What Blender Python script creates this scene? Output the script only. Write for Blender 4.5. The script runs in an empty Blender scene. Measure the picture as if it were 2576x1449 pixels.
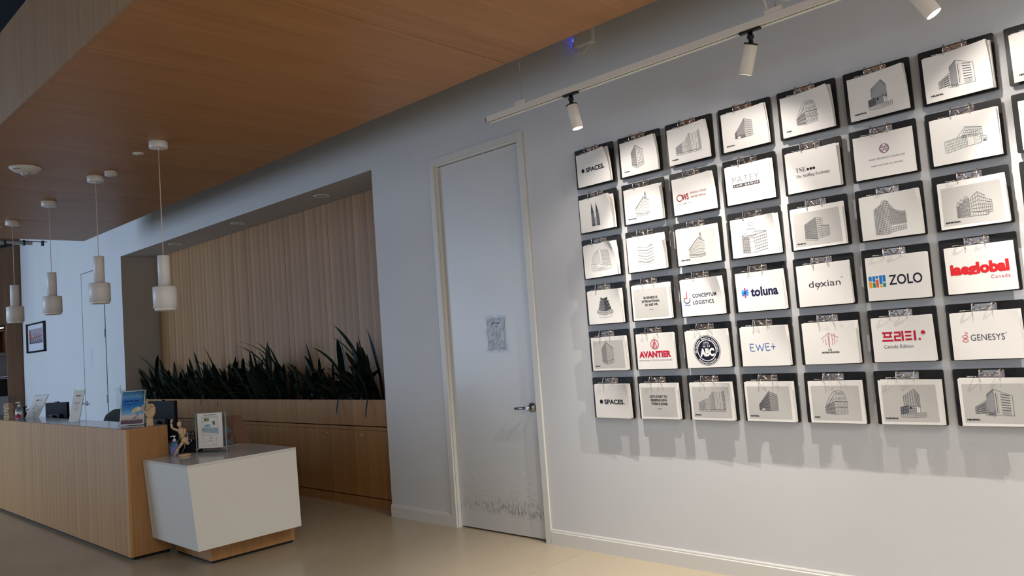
import bpy, bmesh, math, random
from mathutils import Vector, Matrix, noise
random.seed(7)
S = bpy.context.scene
COL = S.collection
PI = math.pi

# ------------------------------------------------------------------ camera
RX = Vector((0.7163459, 0.69385246, -0.07360238))
RU = Vector((0.09817125, 0.00421072, 0.99516063))
RF = Vector((-0.69080457, 0.72010488, 0.06510003))
cd = bpy.data.cameras.new('camera')
cd.sensor_width = 36.0
cd.lens = 1941.6 / 2576 * 36.0
cd.clip_start = 0.05; cd.clip_end = 100
cam = bpy.data.objects.new('camera', cd)
COL.objects.link(cam)
M = Matrix.Identity(4)
for i in range(3):
    M[i][0] = RX[i]; M[i][1] = RU[i]; M[i][2] = -RF[i]
M.translation = Vector((3.2318, -4.0756, 1.4504))
cam.matrix_world = M
S.camera = cam

# ------------------------------------------------------------------ light
W = bpy.data.worlds.new('world'); S.world = W; W.use_nodes = True
bg = W.node_tree.nodes['Background']
bg.inputs[0].default_value = (0.50, 0.62, 0.85, 1)
bg.inputs[1].default_value = 0.45
S.view_settings.view_transform = 'Standard'
S.view_settings.look = 'None'
S.view_settings.exposure = 0.0
S.view_settings.gamma = 1.0
S.view_settings.use_curve_mapping = False

def area(name, loc, rot, sx, sy, power, col):
    l = bpy.data.lights.new(name, 'AREA'); l.shape = 'RECTANGLE'; l.size = sx; l.size_y = sy
    l.energy = power; l.color = col
    o = bpy.data.objects.new(name, l); o.location = loc; o.rotation_euler = rot
    COL.objects.link(o); return o
# daylight of the shop front behind and to the left of the photographer (wall y = -9)
area('daylight_left', (-12.0, -8.9, 2.2), (PI/2, 0, 0), 8.0, 4.0, 550, (0.58, 0.75, 1.0))
area('daylight_right', (1.5, -8.9, 2.2), (PI/2, 0, 0), 7.0, 4.0, 22, (0.9, 0.93, 1.0))
area('side_fill_lamp', (7.85, -5.6, 2.1), (PI/2, 0, PI/2), 4.5, 3.2, 100, (1.0, 0.95, 0.88))  # made-up lamp at the right, added to brighten faces turned that way
# warm ceiling panel of the room behind the photographer
area('room_light', (4.6, -4.8, 4.2), (0, 0, 0), 3.0, 3.0, 170, (1.0, 0.93, 0.84))

# ------------------------------------------------------------------ materials
def s2l(c):
    return tuple(((x/255)/12.92 if x/255 <= .04045 else ((x/255+.055)/1.055)**2.4) for x in c)
def mat(name, col, rough=.5, metal=0, spec=.5, emit=None, es=0, alpha=1, trans=0, ior=1.45, bump=0, bscale=60, srgb=True):
    m = bpy.data.materials.new(name); m.use_nodes = True
    nt = m.node_tree; b = nt.nodes['Principled BSDF']
    c = s2l(col) if srgb else col
    b.inputs['Base Color'].default_value = (*c, 1)
    b.inputs['Roughness'].default_value = rough
    b.inputs['Metallic'].default_value = metal
    b.inputs['Specular IOR Level'].default_value = spec
    b.inputs['Transmission Weight'].default_value = trans
    b.inputs['IOR'].default_value = ior
    b.inputs['Alpha'].default_value = alpha
    if emit:
        b.inputs['Emission Color'].default_value = (*emit, 1); b.inputs['Emission Strength'].default_value = es
    if bump:
        tc = nt.nodes.new('ShaderNodeTexCoord'); n = nt.nodes.new('ShaderNodeTexNoise'); n.inputs['Scale'].default_value = bscale
        bp = nt.nodes.new('ShaderNodeBump'); bp.inputs['Strength'].default_value = bump; bp.inputs['Distance'].default_value = .002
        nt.links.new(tc.outputs['Object'], n.inputs['Vector']); nt.links.new(n.outputs['Fac'], bp.inputs['Height'])
        nt.links.new(bp.outputs['Normal'], b.inputs['Normal'])
    return m
def nd(nt, t, **k):
    n = nt.nodes.new(t)
    for a, v in k.items(): setattr(n, a, v)
    return n
def wood(name, light, dark, sw=.1, sax='X', gax='Z', stripe=.6, rough=.45):
    """veneer: leaves sw wide side by side along sax, grain running along gax"""
    m = bpy.data.materials.new(name); m.use_nodes = True
    nt = m.node_tree; L = nt.links; b = nt.nodes['Principled BSDF']
    g = nd(nt, 'ShaderNodeNewGeometry'); sp = nd(nt, 'ShaderNodeSeparateXYZ')
    L.new(g.outputs['Position'], sp.inputs[0])
    dv = nd(nt, 'ShaderNodeMath', operation='DIVIDE'); dv.inputs[1].default_value = sw
    L.new(sp.outputs[sax], dv.inputs[0])
    fl = nd(nt, 'ShaderNodeMath', operation='FLOOR'); L.new(dv.outputs[0], fl.inputs[0])
    wn = nd(nt, 'ShaderNodeTexWhiteNoise', noise_dimensions='1D'); L.new(fl.outputs[0], wn.inputs['W'])
    fr_ = nd(nt, 'ShaderNodeMath', operation='FRACT'); L.new(dv.outputs[0], fr_.inputs[0])
    f2 = nd(nt, 'ShaderNodeMath', operation='MULTIPLY'); f2.inputs[1].default_value = .6; L.new(fr_.outputs[0], f2.inputs[0])
    f3 = nd(nt, 'ShaderNodeMath', operation='MULTIPLY_ADD'); f3.inputs[1].default_value = .45; L.new(wn.outputs['Value'], f3.inputs[0]); L.new(f2.outputs[0], f3.inputs[2])
    sc = {'X': 55, 'Y': 55, 'Z': 55}; sc[gax] = 1.3
    mp = nd(nt, 'ShaderNodeMapping'); mp.inputs['Scale'].default_value = (sc['X'], sc['Y'], sc['Z'])
    ad = nd(nt, 'ShaderNodeVectorMath', operation='ADD')
    cb = nd(nt, 'ShaderNodeCombineXYZ'); L.new(wn.outputs['Value'], cb.inputs[0]); L.new(wn.outputs['Value'], cb.inputs[1]); L.new(wn.outputs['Value'], cb.inputs[2])
    L.new(g.outputs['Position'], ad.inputs[0]); L.new(cb.outputs[0], ad.inputs[1])
    L.new(ad.outputs[0], mp.inputs['Vector'])
    n = nd(nt, 'ShaderNodeTexNoise'); n.inputs['Scale'].default_value = 1; n.inputs['Detail'].default_value = 5; n.inputs['Roughness'].default_value = .6; n.inputs['Distortion'].default_value = .6
    L.new(mp.outputs[0], n.inputs['Vector'])
    mp2 = nd(nt, 'ShaderNodeMapping'); s2 = {'X': 9, 'Y': 9, 'Z': 9}; s2[gax] = .8
    mp2.inputs['Scale'].default_value = (s2['X'], s2['Y'], s2['Z']); L.new(ad.outputs[0], mp2.inputs['Vector'])
    n2 = nd(nt, 'ShaderNodeTexNoise'); n2.inputs['Scale'].default_value = 1; n2.inputs['Detail'].default_value = 2; n2.inputs['Distortion'].default_value = 1.5
    L.new(mp2.outputs[0], n2.inputs['Vector'])
    a1 = nd(nt, 'ShaderNodeMath', operation='MULTIPLY'); a1.inputs[1].default_value = stripe; L.new(f3.outputs[0], a1.inputs[0])
    a2 = nd(nt, 'ShaderNodeMath', operation='MULTIPLY_ADD'); a2.inputs[1].default_value = 1.1*(1-stripe*.5); L.new(n.outputs['Fac'], a2.inputs[0]); L.new(a1.outputs[0], a2.inputs[2])
    a3 = nd(nt, 'ShaderNodeMath', operation='MULTIPLY_ADD'); a3.inputs[1].default_value = .5; L.new(n2.outputs['Fac'], a3.inputs[0]); L.new(a2.outputs[0], a3.inputs[2])
    a4 = nd(nt, 'ShaderNodeMath', operation='SUBTRACT'); a4.inputs[1].default_value = .3 + stripe*.12; L.new(a3.outputs[0], a4.inputs[0])
    mx = nd(nt, 'ShaderNodeMix', data_type='RGBA'); mx.inputs['A'].default_value = (*s2l(light), 1); mx.inputs['B'].default_value = (*s2l(dark), 1)
    L.new(a4.outputs[0], mx.inputs['Factor']); L.new(mx.outputs['Result'], b.inputs['Base Color'])
    b.inputs['Roughness'].default_value = rough; b.inputs['Specular IOR Level'].default_value = .35
    bp = nd(nt, 'ShaderNodeBump'); bp.inputs['Strength'].default_value = .08; bp.inputs['Distance'].default_value = .001
    L.new(n.outputs['Fac'], bp.inputs['Height']); L.new(bp.outputs['Normal'], b.inputs['Normal'])
    return m
def noisy(name, c1, c2, scale=3, rough=.5, r2=None, detail=4, spec=.5, bump=0, stretch=(1, 1, 1)):
    m = bpy.data.materials.new(name); m.use_nodes = True
    nt = m.node_tree; L = nt.links; b = nt.nodes['Principled BSDF']
    g = nd(nt, 'ShaderNodeNewGeometry'); mp = nd(nt, 'ShaderNodeMapping'); mp.inputs['Scale'].default_value = stretch
    L.new(g.outputs['Position'], mp.inputs['Vector'])
    n = nd(nt, 'ShaderNodeTexNoise'); n.inputs['Scale'].default_value = scale; n.inputs['Detail'].default_value = detail
    L.new(mp.outputs[0], n.inputs['Vector'])
    mx = nd(nt, 'ShaderNodeMix', data_type='RGBA'); mx.inputs['A'].default_value = (*s2l(c1), 1); mx.inputs['B'].default_value = (*s2l(c2), 1)
    L.new(n.outputs['Fac'], mx.inputs['Factor']); L.new(mx.outputs['Result'], b.inputs['Base Color'])
    b.inputs['Roughness'].default_value = rough; b.inputs['Specular IOR Level'].default_value = spec
    if r2 is not None:
        mr = nd(nt, 'ShaderNodeMapRange'); mr.inputs['To Min'].default_value = rough; mr.inputs['To Max'].default_value = r2
        L.new(n.outputs['Fac'], mr.inputs['Value']); L.new(mr.outputs[0], b.inputs['Roughness'])
    if bump:
        n3 = nd(nt, 'ShaderNodeTexNoise'); n3.inputs['Scale'].default_value = 180; L.new(g.outputs['Position'], n3.inputs['Vector'])
        bp = nd(nt, 'ShaderNodeBump'); bp.inputs['Strength'].default_value = bump; bp.inputs['Distance'].default_value = .002
        L.new(n3.outputs['Fac'], bp.inputs['Height']); L.new(bp.outputs['Normal'], b.inputs['Normal'])
    return m
def glass(name, col=(235, 245, 242), rough=.02, mixf=.82):
    m = bpy.data.materials.new(name); m.use_nodes = True
    nt = m.node_tree; nt.nodes.clear(); L = nt.links
    o = nd(nt, 'ShaderNodeOutputMaterial'); t = nd(nt, 'ShaderNodeBsdfTransparent'); t.inputs[0].default_value = (*s2l(col), 1)
    gl = nd(nt, 'ShaderNodeBsdfGlossy'); gl.inputs['Roughness'].default_value = rough
    lw = nd(nt, 'ShaderNodeLayerWeight'); lw.inputs[0].default_value = .5
    pw = nd(nt, 'ShaderNodeMath', operation='POWER'); pw.inputs[1].default_value = 4; L.new(lw.outputs['Facing'], pw.inputs[0])
    fr = nd(nt, 'ShaderNodeMath', operation='MULTIPLY_ADD'); fr.inputs[1].default_value = .5; fr.inputs[2].default_value = .025; L.new(pw.outputs[0], fr.inputs[0])
    mx = nd(nt, 'ShaderNodeMixShader'); L.new(fr.outputs[0], mx.inputs[0]); L.new(t.outputs[0], mx.inputs[1]); L.new(gl.outputs[0], mx.inputs[2])
    L.new(mx.outputs[0], o.inputs[0]); return m

WALL = noisy('wall_paint', (214, 215, 216), (206, 207, 209), 2.0, .6, bump=.12)
WTRIM = mat('trim_paint', (214, 213, 208), .38)
FLOORM = noisy('polished_concrete', (192, 178, 154), (176, 162, 138), 1.6, .22, .34, 6)
DARKM = mat('dark_void', (22, 22, 24), .8)
CEIL = noisy('dark_ceiling_paint', (52, 60, 74), (44, 50, 62), 2, .7)
NICHE = mat('niche_paint', (188, 184, 180), .65)
W_SOF = wood('veneer_soffit', (188, 140, 94), (148, 102, 62), .28, 'X', 'Y', .25, .42)
W_FAS = wood('veneer_fascia', (178, 146, 112), (148, 114, 82), .11, 'X', 'Z', .35)
W_CNT = wood('veneer_counter', (204, 156, 98), (172, 124, 72), .105, 'X', 'Z', .7)
W_END = wood('veneer_counter_end', (182, 136, 88), (146, 104, 62), .4, 'Y', 'Z', .2)
W_BACK = wood('veneer_back_panel', (184, 142, 98), (138, 100, 64), .115, 'X', 'Z', .9)
W_CAB = wood('veneer_cabinet', (184, 136, 82), (144, 100, 54), .2, 'X', 'Z', .4)
W_FAR = wood('veneer_far', (132, 98, 72), (92, 64, 46), .3, 'Y', 'Z', .4)
W_TOY = noisy('pale_beech', (216, 188, 152), (198, 164, 124), 60, .5)
WHITE = mat('white_laminate', (226, 224, 216), .35, bump=.05, bscale=30)
STONE = mat('grey_solid_surface', (170, 168, 166), .12)
WSTONE = mat('white_solid_surface', (214, 212, 208), .14)
LAMPW = mat('white_pendant_enamel', (232, 230, 230), .35, bump=.15, bscale=700)
BLACKB = mat('black_board', (34, 34, 34), .42, spec=.4)
BLACK = mat('black_plastic', (16, 16, 18), .45)
NAVYB = mat('monitor_black', (13, 15, 24), .7, spec=.3)
CHROME = mat('nickel', (214, 204, 196), .16, 1)
STEEL = mat('brushed_steel', (170, 172, 178), .28, 1)
PAPER = mat('paper', (236, 234, 230), .75, spec=.2)
PAPERG = mat('paper_back_sheet', (240, 238, 234), .75, spec=.2)
GREYP = mat('grey_print_ground', (196, 194, 190), .75, spec=.2)
ACRYL = glass('clear_acrylic', (247, 250, 250))
ACEDGE = mat('acrylic_edge', (150, 178, 176), .1, spec=.8)
SOIL = noisy('soil', (30, 24, 20), (16, 12, 10), 40, .9)
LEAF = noisy('leaf_green', (24, 50, 36), (10, 26, 20), 14, .38, spec=.5)
LEAF2 = noisy('leaf_dark', (18, 38, 30), (7, 18, 15), 14, .42, spec=.5)
_cm = {}
def C(r, g, b, rough=.6):
    k = (r, g, b)
    if k not in _cm: _cm[k] = mat('ink_%d_%d_%d' % k, k, rough, spec=.3)
    return _cm[k]
K = C(30, 30, 36)

# ------------------------------------------------------------------ mesh helpers
class MB:
    def __init__(s): s.v = []; s.f = []; s.mi = []; s.m = 0; s.sm = []
    def add(s, vs, fs, mi=None, smooth=False):
        o = len(s.v); s.v += [tuple(v) for v in vs]
        for f in fs: s.f.append(tuple(i+o for i in f)); s.mi.append(s.m if mi is None else mi); s.sm.append(smooth)
        return s
    def box(s, x0, x1, y0, y1, z0, z1, mi=None):
        vs = [(x, y, z) for z in (z0, z1) for y in (y0, y1) for x in (x0, x1)]
        return s.add(vs, [(0, 2, 3, 1), (4, 5, 7, 6), (0, 1, 5, 4), (2, 6, 7, 3), (0, 4, 6, 2), (1, 3, 7, 5)], mi)
    def prism(s, poly, y0, y1, mi=None):
        """polygon in x,z extruded along y"""
        n = len(poly)
        vs = [(x, y0, z) for x, z in poly]+[(x, y1, z) for x, z in poly]
        fs = [tuple(range(n)), tuple(range(2*n-1, n-1, -1))]+[(i, i+n, (i+1) % n+n, (i+1) % n) for i in range(n)]
        return s.add(vs, fs, mi)
    def zprism(s, poly, z0, z1, mi=None, smooth=False):
        n = len(poly)
        vs = [(x, y, z0) for x, y in poly]+[(x, y, z1) for x, y in poly]
        s.add(vs, [tuple(range(n-1, -1, -1)), tuple(range(n, 2*n))], mi)
        o = len(s.v)-2*n
        for i in range(n): s.f.append((o+i, o+(i+1) % n, o+(i+1) % n+n, o+i+n)); s.mi.append(s.m if mi is None else mi); s.sm.append(smooth)
        return s
    def tube(s, pts, r, n=8, mi=None, caps=True, closed=False):
        pts = [Vector(p) for p in pts]; rs = r if isinstance(r, (list, tuple)) else [r]*len(pts)
        vs = []; N = len(pts); up = None
        for i, p in enumerate(pts):
            if closed: t = (pts[(i+1) % N]-pts[i-1]).normalized()
            else: t = (pts[min(i+1, N-1)]-pts[max(i-1, 0)]).normalized()
            if up is None: up = Vector((0, 0, 1)) if abs(t.z) < .9 else Vector((1, 0, 0))
            a = t.cross(up).normalized(); b = a.cross(t).normalized(); up = b
            for k in range(n):
                w = 2*PI*k/n; vs.append(p+(a*math.cos(w)+b*math.sin(w))*rs[i])
        fs = []
        for i in range(N-1 if not closed else N):
            j = (i+1) % N
            for k in range(n): fs.append((i*n+k, i*n+(k+1) % n, j*n+(k+1) % n, j*n+k))
        s.add(vs, fs, mi, True)
        if caps and not closed: s.add([vs[k] for k in range(n)], [tuple(range(n-1, -1, -1))], mi); s.add([vs[(N-1)*n+k] for k in range(n)], [tuple(range(n))], mi)
        return s
    def lathe(s, prof, c=(0, 0, 0), n=32, mi=None, smooth=True, axis=None):
        vs = []; 
        for r, z in prof:
            for k in range(n):
                w = 2*PI*k/n; vs.append(Vector((r*math.cos(w), r*math.sin(w), z)))
        if axis is not None:
            q = Vector((0, 0, 1)).rotation_difference(Vector(axis).normalized()); vs = [q @ v for v in vs]
        vs = [v+Vector(c) for v in vs]
        fs = []
        for i in range(len(prof)-1):
            for k in range(n): fs.append((i*n+k, i*n+(k+1) % n, (i+1)*n+(k+1) % n, (i+1)*n+k))
        s.add(vs, fs, mi, smooth)
        m = len(prof)
        if prof[0][0] > 1e-5: s.add(vs[:n], [tuple(range(n-1, -1, -1))], mi)
        if prof[-1][0] > 1e-5: s.add(vs[(m-1)*n:], [tuple(range(n))], mi)
        return s
    def ell(s, c, r, n=12, mi=None, rot=None):
        vs = []; m = n//2+1
        for i in range(m+1):
            a = PI*i/m
            for k in range(n):
                w = 2*PI*k/n; v = Vector((r[0]*math.sin(a)*math.cos(w), r[1]*math.sin(a)*math.sin(w), r[2]*math.cos(a)))
                if rot is not None: v = rot @ v
                vs.append(v+Vector(c))
        fs = []
        for i in range(m):
            for k in range(n): fs.append((i*n+k, (i+1)*n+k, (i+1)*n+(k+1) % n, i*n+(k+1) % n))
        return s.add(vs, fs, mi, True)
    def build(s, name, mats, parent=None, bevel=0, weld=True):
        me = bpy.data.meshes.new(name); me.from_pydata(s.v, [], s.f)
        mats = mats if isinstance(mats, (list, tuple)) else [mats]
        for m in mats: me.materials.append(m)
        me.polygons.foreach_set('material_index', s.mi); me.polygons.foreach_set('use_smooth', s.sm)
        bm = bmesh.new(); bm.from_mesh(me)
        if weld: bmesh.ops.remove_doubles(bm, verts=bm.verts, dist=1e-6)
        if bevel:
            ed = [e for e in bm.edges if len(e.link_faces) == 2 and e.calc_face_angle(0) > .6]
            bmesh.ops.bevel(bm, geom=ed, offset=bevel, segments=2, affect='EDGES', profile=.6)
        bmesh.ops.recalc_face_normals(bm, faces=bm.faces)
        bm.to_mesh(me); bm.free(); me.update()
        o = bpy.data.objects.new(name, me); COL.objects.link(o)
        if parent is not None: o.parent = parent
        return o
def box(name, m, x0, x1, y0, y1, z0, z1, parent=None, bevel=0):
    return MB().box(x0, x1, y0, y1, z0, z1).build(name, m, parent, bevel)
def thing(name, label, cat, loc=(0, 0, 0), rz=0, group=None):
    o = bpy.data.objects.new(name, None); COL.objects.link(o); o.location = loc; o.rotation_euler = (0, 0, rz)
    o.empty_display_size = .1
    o['label'] = label; o['category'] = cat
    if group: o['group'] = group
    return o
def tag(o, label, cat, group=None):
    o['label'] = label; o['category'] = cat
    if group: o['group'] = group
    return o
def struct(o): o['kind'] = 'structure'; return o
def plab(o, l): o['label'] = l; return o

# ---- flat lettering: outline glyphs turned to mesh once, cached
_tc = {}
def glyphs(s, off=0.0, sp=1.0):
    k = (s, off, sp)
    if k in _tc: return _tc[k]
    c = bpy.data.curves.new('t', 'FONT'); c.body = s; c.size = 1; c.offset = off; c.resolution_u = 3; c.space_character = sp
    o = bpy.data.objects.new('t', c); COL.objects.link(o)
    dg = bpy.context.evaluated_depsgraph_get(); me = bpy.data.meshes.new_from_object(o.evaluated_get(dg))
    vs = [(v.co.x, v.co.y) for v in me.vertices]; fs = [tuple(p.vertices) for p in me.polygons]
    bpy.data.objects.remove(o); bpy.data.curves.remove(c); bpy.data.meshes.remove(me)
    _tc[k] = (vs, fs); return _tc[k]
def _caph():
    v, f = glyphs('H'); return max(y for x, y in v)
CAPH = _caph()
def uni(s, up, lo):
    r = ''
    for ch in s:
        if 'A' <= ch <= 'Z': r += chr(up+ord(ch)-65)
        elif 'a' <= ch <= 'z': r += chr(lo+ord(ch)-97)
        else: r += ch
    return r
def serif(s): return uni(s, 0x1D400, 0x1D41A)
def script(s): return uni(s, 0x1D4D0, 0x1D4EA)

class Art:
    """flat print in page millimetres, mapped onto a sheet afterwards"""
    def __init__(s, w=279.4, h=215.9): s.v = []; s.f = []; s.mi = []; s.z = []; s.ms = []; s.w = w; s.h = h; s.layer = 0
    def _m(s, m):
        if m not in s.ms: s.ms.append(m)
        return s.ms.index(m)
    def poly(s, pts, m=K, L=0):
        o = len(s.v); s.v += [tuple(p) for p in pts]; s.z += [L]*len(pts); s.f.append(tuple(range(o, o+len(pts)))); s.mi.append(s._m(m)); return s
    def rect(s, x0, y0, x1, y1, m=K, L=0, seg=1):
        for i in range(seg):
            a = x0+(x1-x0)*i/seg; b = x0+(x1-x0)*(i+1)/seg
            for j in range(seg):
                c = y0+(y1-y0)*j/seg; d = y0+(y1-y0)*(j+1)/seg
                s.poly([(a, c), (b, c), (b, d), (a, d)], m, L)
        return s
    def line(s, pts, w=.9, m=K, L=1):
        for (a, b) in zip(pts[:-1], pts[1:]):
            dx, dy = b[0]-a[0], b[1]-a[1]; l = math.hypot(dx, dy) or 1
            n = max(1, int(l/30)); nx, ny = -dy/l*w/2, dx/l*w/2
            for i in range(n):
                p = (a[0]+dx*i/n, a[1]+dy*i/n); q = (a[0]+dx*(i+1)/n, a[1]+dy*(i+1)/n)
                s.poly([(p[0]+nx, p[1]+ny), (q[0]+nx, q[1]+ny), (q[0]-nx, q[1]-ny), (p[0]-nx, p[1]-ny)], m, L)
        return s
    def disc(s, cx, cy, r, m=K, L=0, n=36, ry=None):
        ry = ry or r
        if r > 20:
            P = lambda q, i: (cx+r*q*math.cos(2*PI*i/n), cy+ry*q*math.sin(2*PI*i/n))
            for q in range(4):
                for i in range(n):
                    s.poly([P(q/4, i), P(q/4+.25, i), P(q/4+.25, i+1), P(q/4, i+1)] if q else [P(0, 0), P(.25, i), P(.25, i+1)], m, L)
            return s
        return s.poly([(cx+r*math.cos(2*PI*i/n), cy+ry*math.sin(2*PI*i/n)) for i in range(n)], m, L)
    def ring(s, cx, cy, r, w, m=K, L=1, n=36, a0=0, a1=360, ry=None):
        ry = ry or r
        return s.line([(cx+r*math.cos(math.radians(a0+(a1-a0)*i/n)), cy+ry*math.sin(math.radians(a0+(a1-a0)*i/n))) for i in range(n+1)], w, m, L)
    def text(s, t, x0, x1, y, cap, m=K, off=0, L=1, sp=1.0, slant=0, fn=None):
        vs, fs = glyphs(t, off, sp)
        if not vs: return s
        a = min(x for x, _ in vs); b = max(x for x, _ in vs); kx = (x1-x0)/(b-a); ky = cap/CAPH
        o = len(s.v)
        for x, yy in vs:
            p = (x0+(x-a)*kx+slant*yy*ky, y+yy*ky)
            s.v.append(fn(*p) if fn else p); s.z.append(L)
        for f in fs: s.f.append(tuple(i+o for i in f)); s.mi.append(s._m(m))
        return s
    def arc_text(s, t, cx, cy, r, deg0, deg1, cap, m, off=0, L=3, inside=False):
        n = len(t)
        for i, ch in enumerate(t):
            if ch == ' ': continue
            a = math.radians(deg0+(deg1-deg0)*(i+.5)/n); rot = a-PI/2 if not inside else a+PI/2
            vs, fs = glyphs(ch, off); 
            if not vs: continue
            mx = (min(x for x, _ in vs)+max(x for x, _ in vs))/2; k = cap/CAPH
            o = len(s.v)
            for x, y in vs:
                X, Y = (x-mx)*k, (y-CAPH/2)*k
                s.v.append((cx+r*math.cos(a)+X*math.cos(rot)-Y*math.sin(rot), cy+r*math.sin(a)+X*math.sin(rot)+Y*math.cos(rot))); s.z.append(L)
            for f in fs: s.f.append(tuple(j+o for j in f)); s.mi.append(s._m(m))
        return s
    def fac(s, q, nx, ny, w=.8, fill=None, m=K, outline=True, L=2, win=None):
        bl, br, tr, tl = q
        P = lambda u, v: tuple((bl[i]*(1-u)+br[i]*u)*(1-v)+(tl[i]*(1-u)+tr[i]*u)*v for i in (0, 1))
        if fill: s.poly([bl, br, tr, tl], fill, L-1)
        for i in range(nx+1):
            if outline or 0 < i < nx: s.line([P(i/nx, 0), P(i/nx, 1)], w, m, L)
        for j in range(ny+1):
            if outline or 0 < j < ny: s.line([P(0, j/ny), P(1, j/ny)], w, m, L)
        if win:
            for i in range(nx):
                for j in range(ny):
                    s.poly([P((i+.25)/nx, (j+.2)/ny), P((i+.75)/nx, (j+.2)/ny), P((i+.75)/nx, (j+.8)/ny), P((i+.25)/nx, (j+.8)/ny)], win, L)
        return s
    def build(s, name, parent, fn):
        me = bpy.data.meshes.new(name)
        me.from_pydata([fn(x, y, z) for (x, y), z in zip(s.v, s.z)], [], s.f)
        for m in s.ms: me.materials.append(m)
        me.polygons.foreach_set('material_index', s.mi); me.update()
        o = bpy.data.objects.new(name, me); COL.objects.link(o); o.parent = parent; return o

# ================================================================== STRUCTURE
# floor: dark bed with poured slabs, joints every 2.87 m
fl = struct(box('floor', DARKM, -19, 8, -10, .6, -.05, -.004))
xs = [-.135+2.87*k for k in range(-7, 4)]
for a, b in zip(xs[:-1], xs[1:]):
    a = max(a, -19); b = min(b, 8)
    if b > a: box('slab', FLOORM, a+.0015, b-.0015, -10, .6, -.004, 0, fl)
# main wall with niche opening and door opening
NX0, NX1, NZ = -8.39, -2.30, 3.035
DX0, DX1, DZ = -1.455, -.515, 2.89
wl = MB()
wl.box(-13.5, NX0, 0, .12, 0, 4.5); wl.box(NX0, NX1, 0, .12, NZ, 4.5); wl.box(NX1, DX0, 0, .12, 0, 4.5)
wl.box(DX0, DX1, 0, .12, DZ, 4.5); wl.box(DX1, 8, 0, .12, 0, 4.5)
struct(wl.build('wall_back', WALL))
# niche shell
nb = MB(); nb.box(NX0-.1, NX0, .12, .6, 0, NZ+.1); nb.box(NX1, NX1+.1, .12, .6, 0, NZ+.1); nb.box(NX0, NX1, .12, .6, NZ, NZ+.1)
nb.box(NX0-.1, NX1+.1, .56, .66, 0, NZ+.1)
nb.box(NX0+.0002, NX0+.0015, .0008, .13, 0, NZ); nb.box(NX1-.0015, NX1-.0002, .0008, .13, 0, NZ); nb.box(NX0, NX1, .0008, .13, NZ-.0015, NZ-.0002)
nw = struct(nb.build('wall_niche', NICHE))
seams = [NX0+.02, -7.45, -6.54, -5.635, -4.728, -3.82, -2.91, NX1]
for a, b in zip(seams[:-1], seams[1:]):
    box('veneer_panel', W_BACK, a+.002, b-.002, .5, .56, .93, NZ-.002, nw)
wr = MB(); wr.box(8, 8.12, -3.3, .12, 0, 4.5); wr.box(8, 8.12, -9.12, -7.9, 0, 4.5); wr.box(8, 8.12, -7.9, -3.3, 0, .45); wr.box(8, 8.12, -7.9, -3.3, 3.75, 4.5)
struct(wr.build('wall_right', WALL))
wf = MB(); wf.box(-19, -16.1, -9.12, -9, 0, 4.5); wf.box(-7.9, -2.1, -9.12, -9, 0, 4.5); wf.box(5.1, 8, -9.12, -9, 0, 4.5)
for a, b in ((-16.1, -7.9), (-2.1, 5.1)): wf.box(a, b, -9.12, -9, 0, .15); wf.box(a, b, -9.12, -9, 4.25, 4.5)
struct(wf.build('wall_front', WALL))
PANE = glass('window_glass', (235, 242, 245)); MULL = mat('window_frame_dark', (40, 42, 46), .4)
for n_, (a, b, z0, z1, side) in enumerate(((-16.1, -7.9, .15, 4.25, 0), (-2.1, 5.1, .15, 4.25, 0), (-7.9, -3.3, .45, 3.75, 1))):  # third window is made up, an unseen opening for the added side lamp
    w_ = MB(); k = 4 if not side else 3
    for i in range(k+1):
        c = a+(b-a)*i/k
        w_.box(c-.03, c+.03, -9.09, -9.03, z0, z1) if not side else w_.box(8.03, 8.09, c-.03, c+.03, z0, z1)
    for z in (z0+.03, z1-.03): w_.box(a, b, -9.09, -9.03, z-.03, z+.03) if not side else w_.box(8.03, 8.09, a, b, z-.03, z+.03)
    o = struct(w_.build('window_%d' % (n_+1), MULL, None, 0, False))
    for i in range(k):
        c0_ = a+(b-a)*i/k+.031; c1_ = a+(b-a)*(i+1)/k-.031
        (box('pane', PANE, c0_, c1_, -9.066, -9.06, z0+.061, z1-.061, o) if not side else box('pane', PANE, 8.056, 8.062, c0_, c1_, z0+.061, z1-.061, o))
struct(box('wall_left', WALL, -19.12, -19, -10, .12, 0, 4.5))
struct(box('wall_passage', WALL, -19, -13.5, .9, 1.0, 0, 4.5))
c_ = struct(box('ceiling', CEIL, -19.1, 8.1, -10, .7, 4.5, 4.6))
for i, yy in enumerate((-3.6, -3.95, -5.2)):
    o = MB().tube([(-19, yy, 4.3-.05*i), (8, yy, 4.3-.05*i)], .025 if i != 1 else .05, 10).build('conduit', mat('conduit_%d' % i, (150, 165, 185), .3, .6))
    tag(o, ['thin metal conduit under the dark ceiling, nearest the canopy', 'thick metal conduit under the dark ceiling', 'thin metal conduit under the dark ceiling, farthest from the canopy'][i], 'conduit')

# baseboards
def baseboard(name, x0, x1):
    m = MB(); m.prism([(0, 0)], 0, 0) if False else None
    prof = [(0, 0), (-.014, 0), (-.014, .085), (-.009, .09), (-.009, .097), (-.004, .105), (0, .105)]
    vs = [(x0, y, z) for y, z in prof]+[(x1, y, z) for y, z in prof]; n = len(prof)
    m.add(vs, [tuple(range(n)), tuple(range(2*n-1, n-1, -1))]+[(i, i+n, (i+1) % n+n, (i+1) % n) for i in range(n)])
    return struct(m.build(name, WTRIM))
baseboard('baseboard_1', NX1, DX0-.052)
b2 = [DX1+.052, .12, 1.6, 3.4, 8]
for i in range(4): baseboard('baseboard_%d' % (i+2), b2[i]+(.0008 if i else 0), b2[i+1])
baseboard('baseboard_6', -13.5, -10.12); baseboard('baseboard_7', -9.1, NX0)

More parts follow.
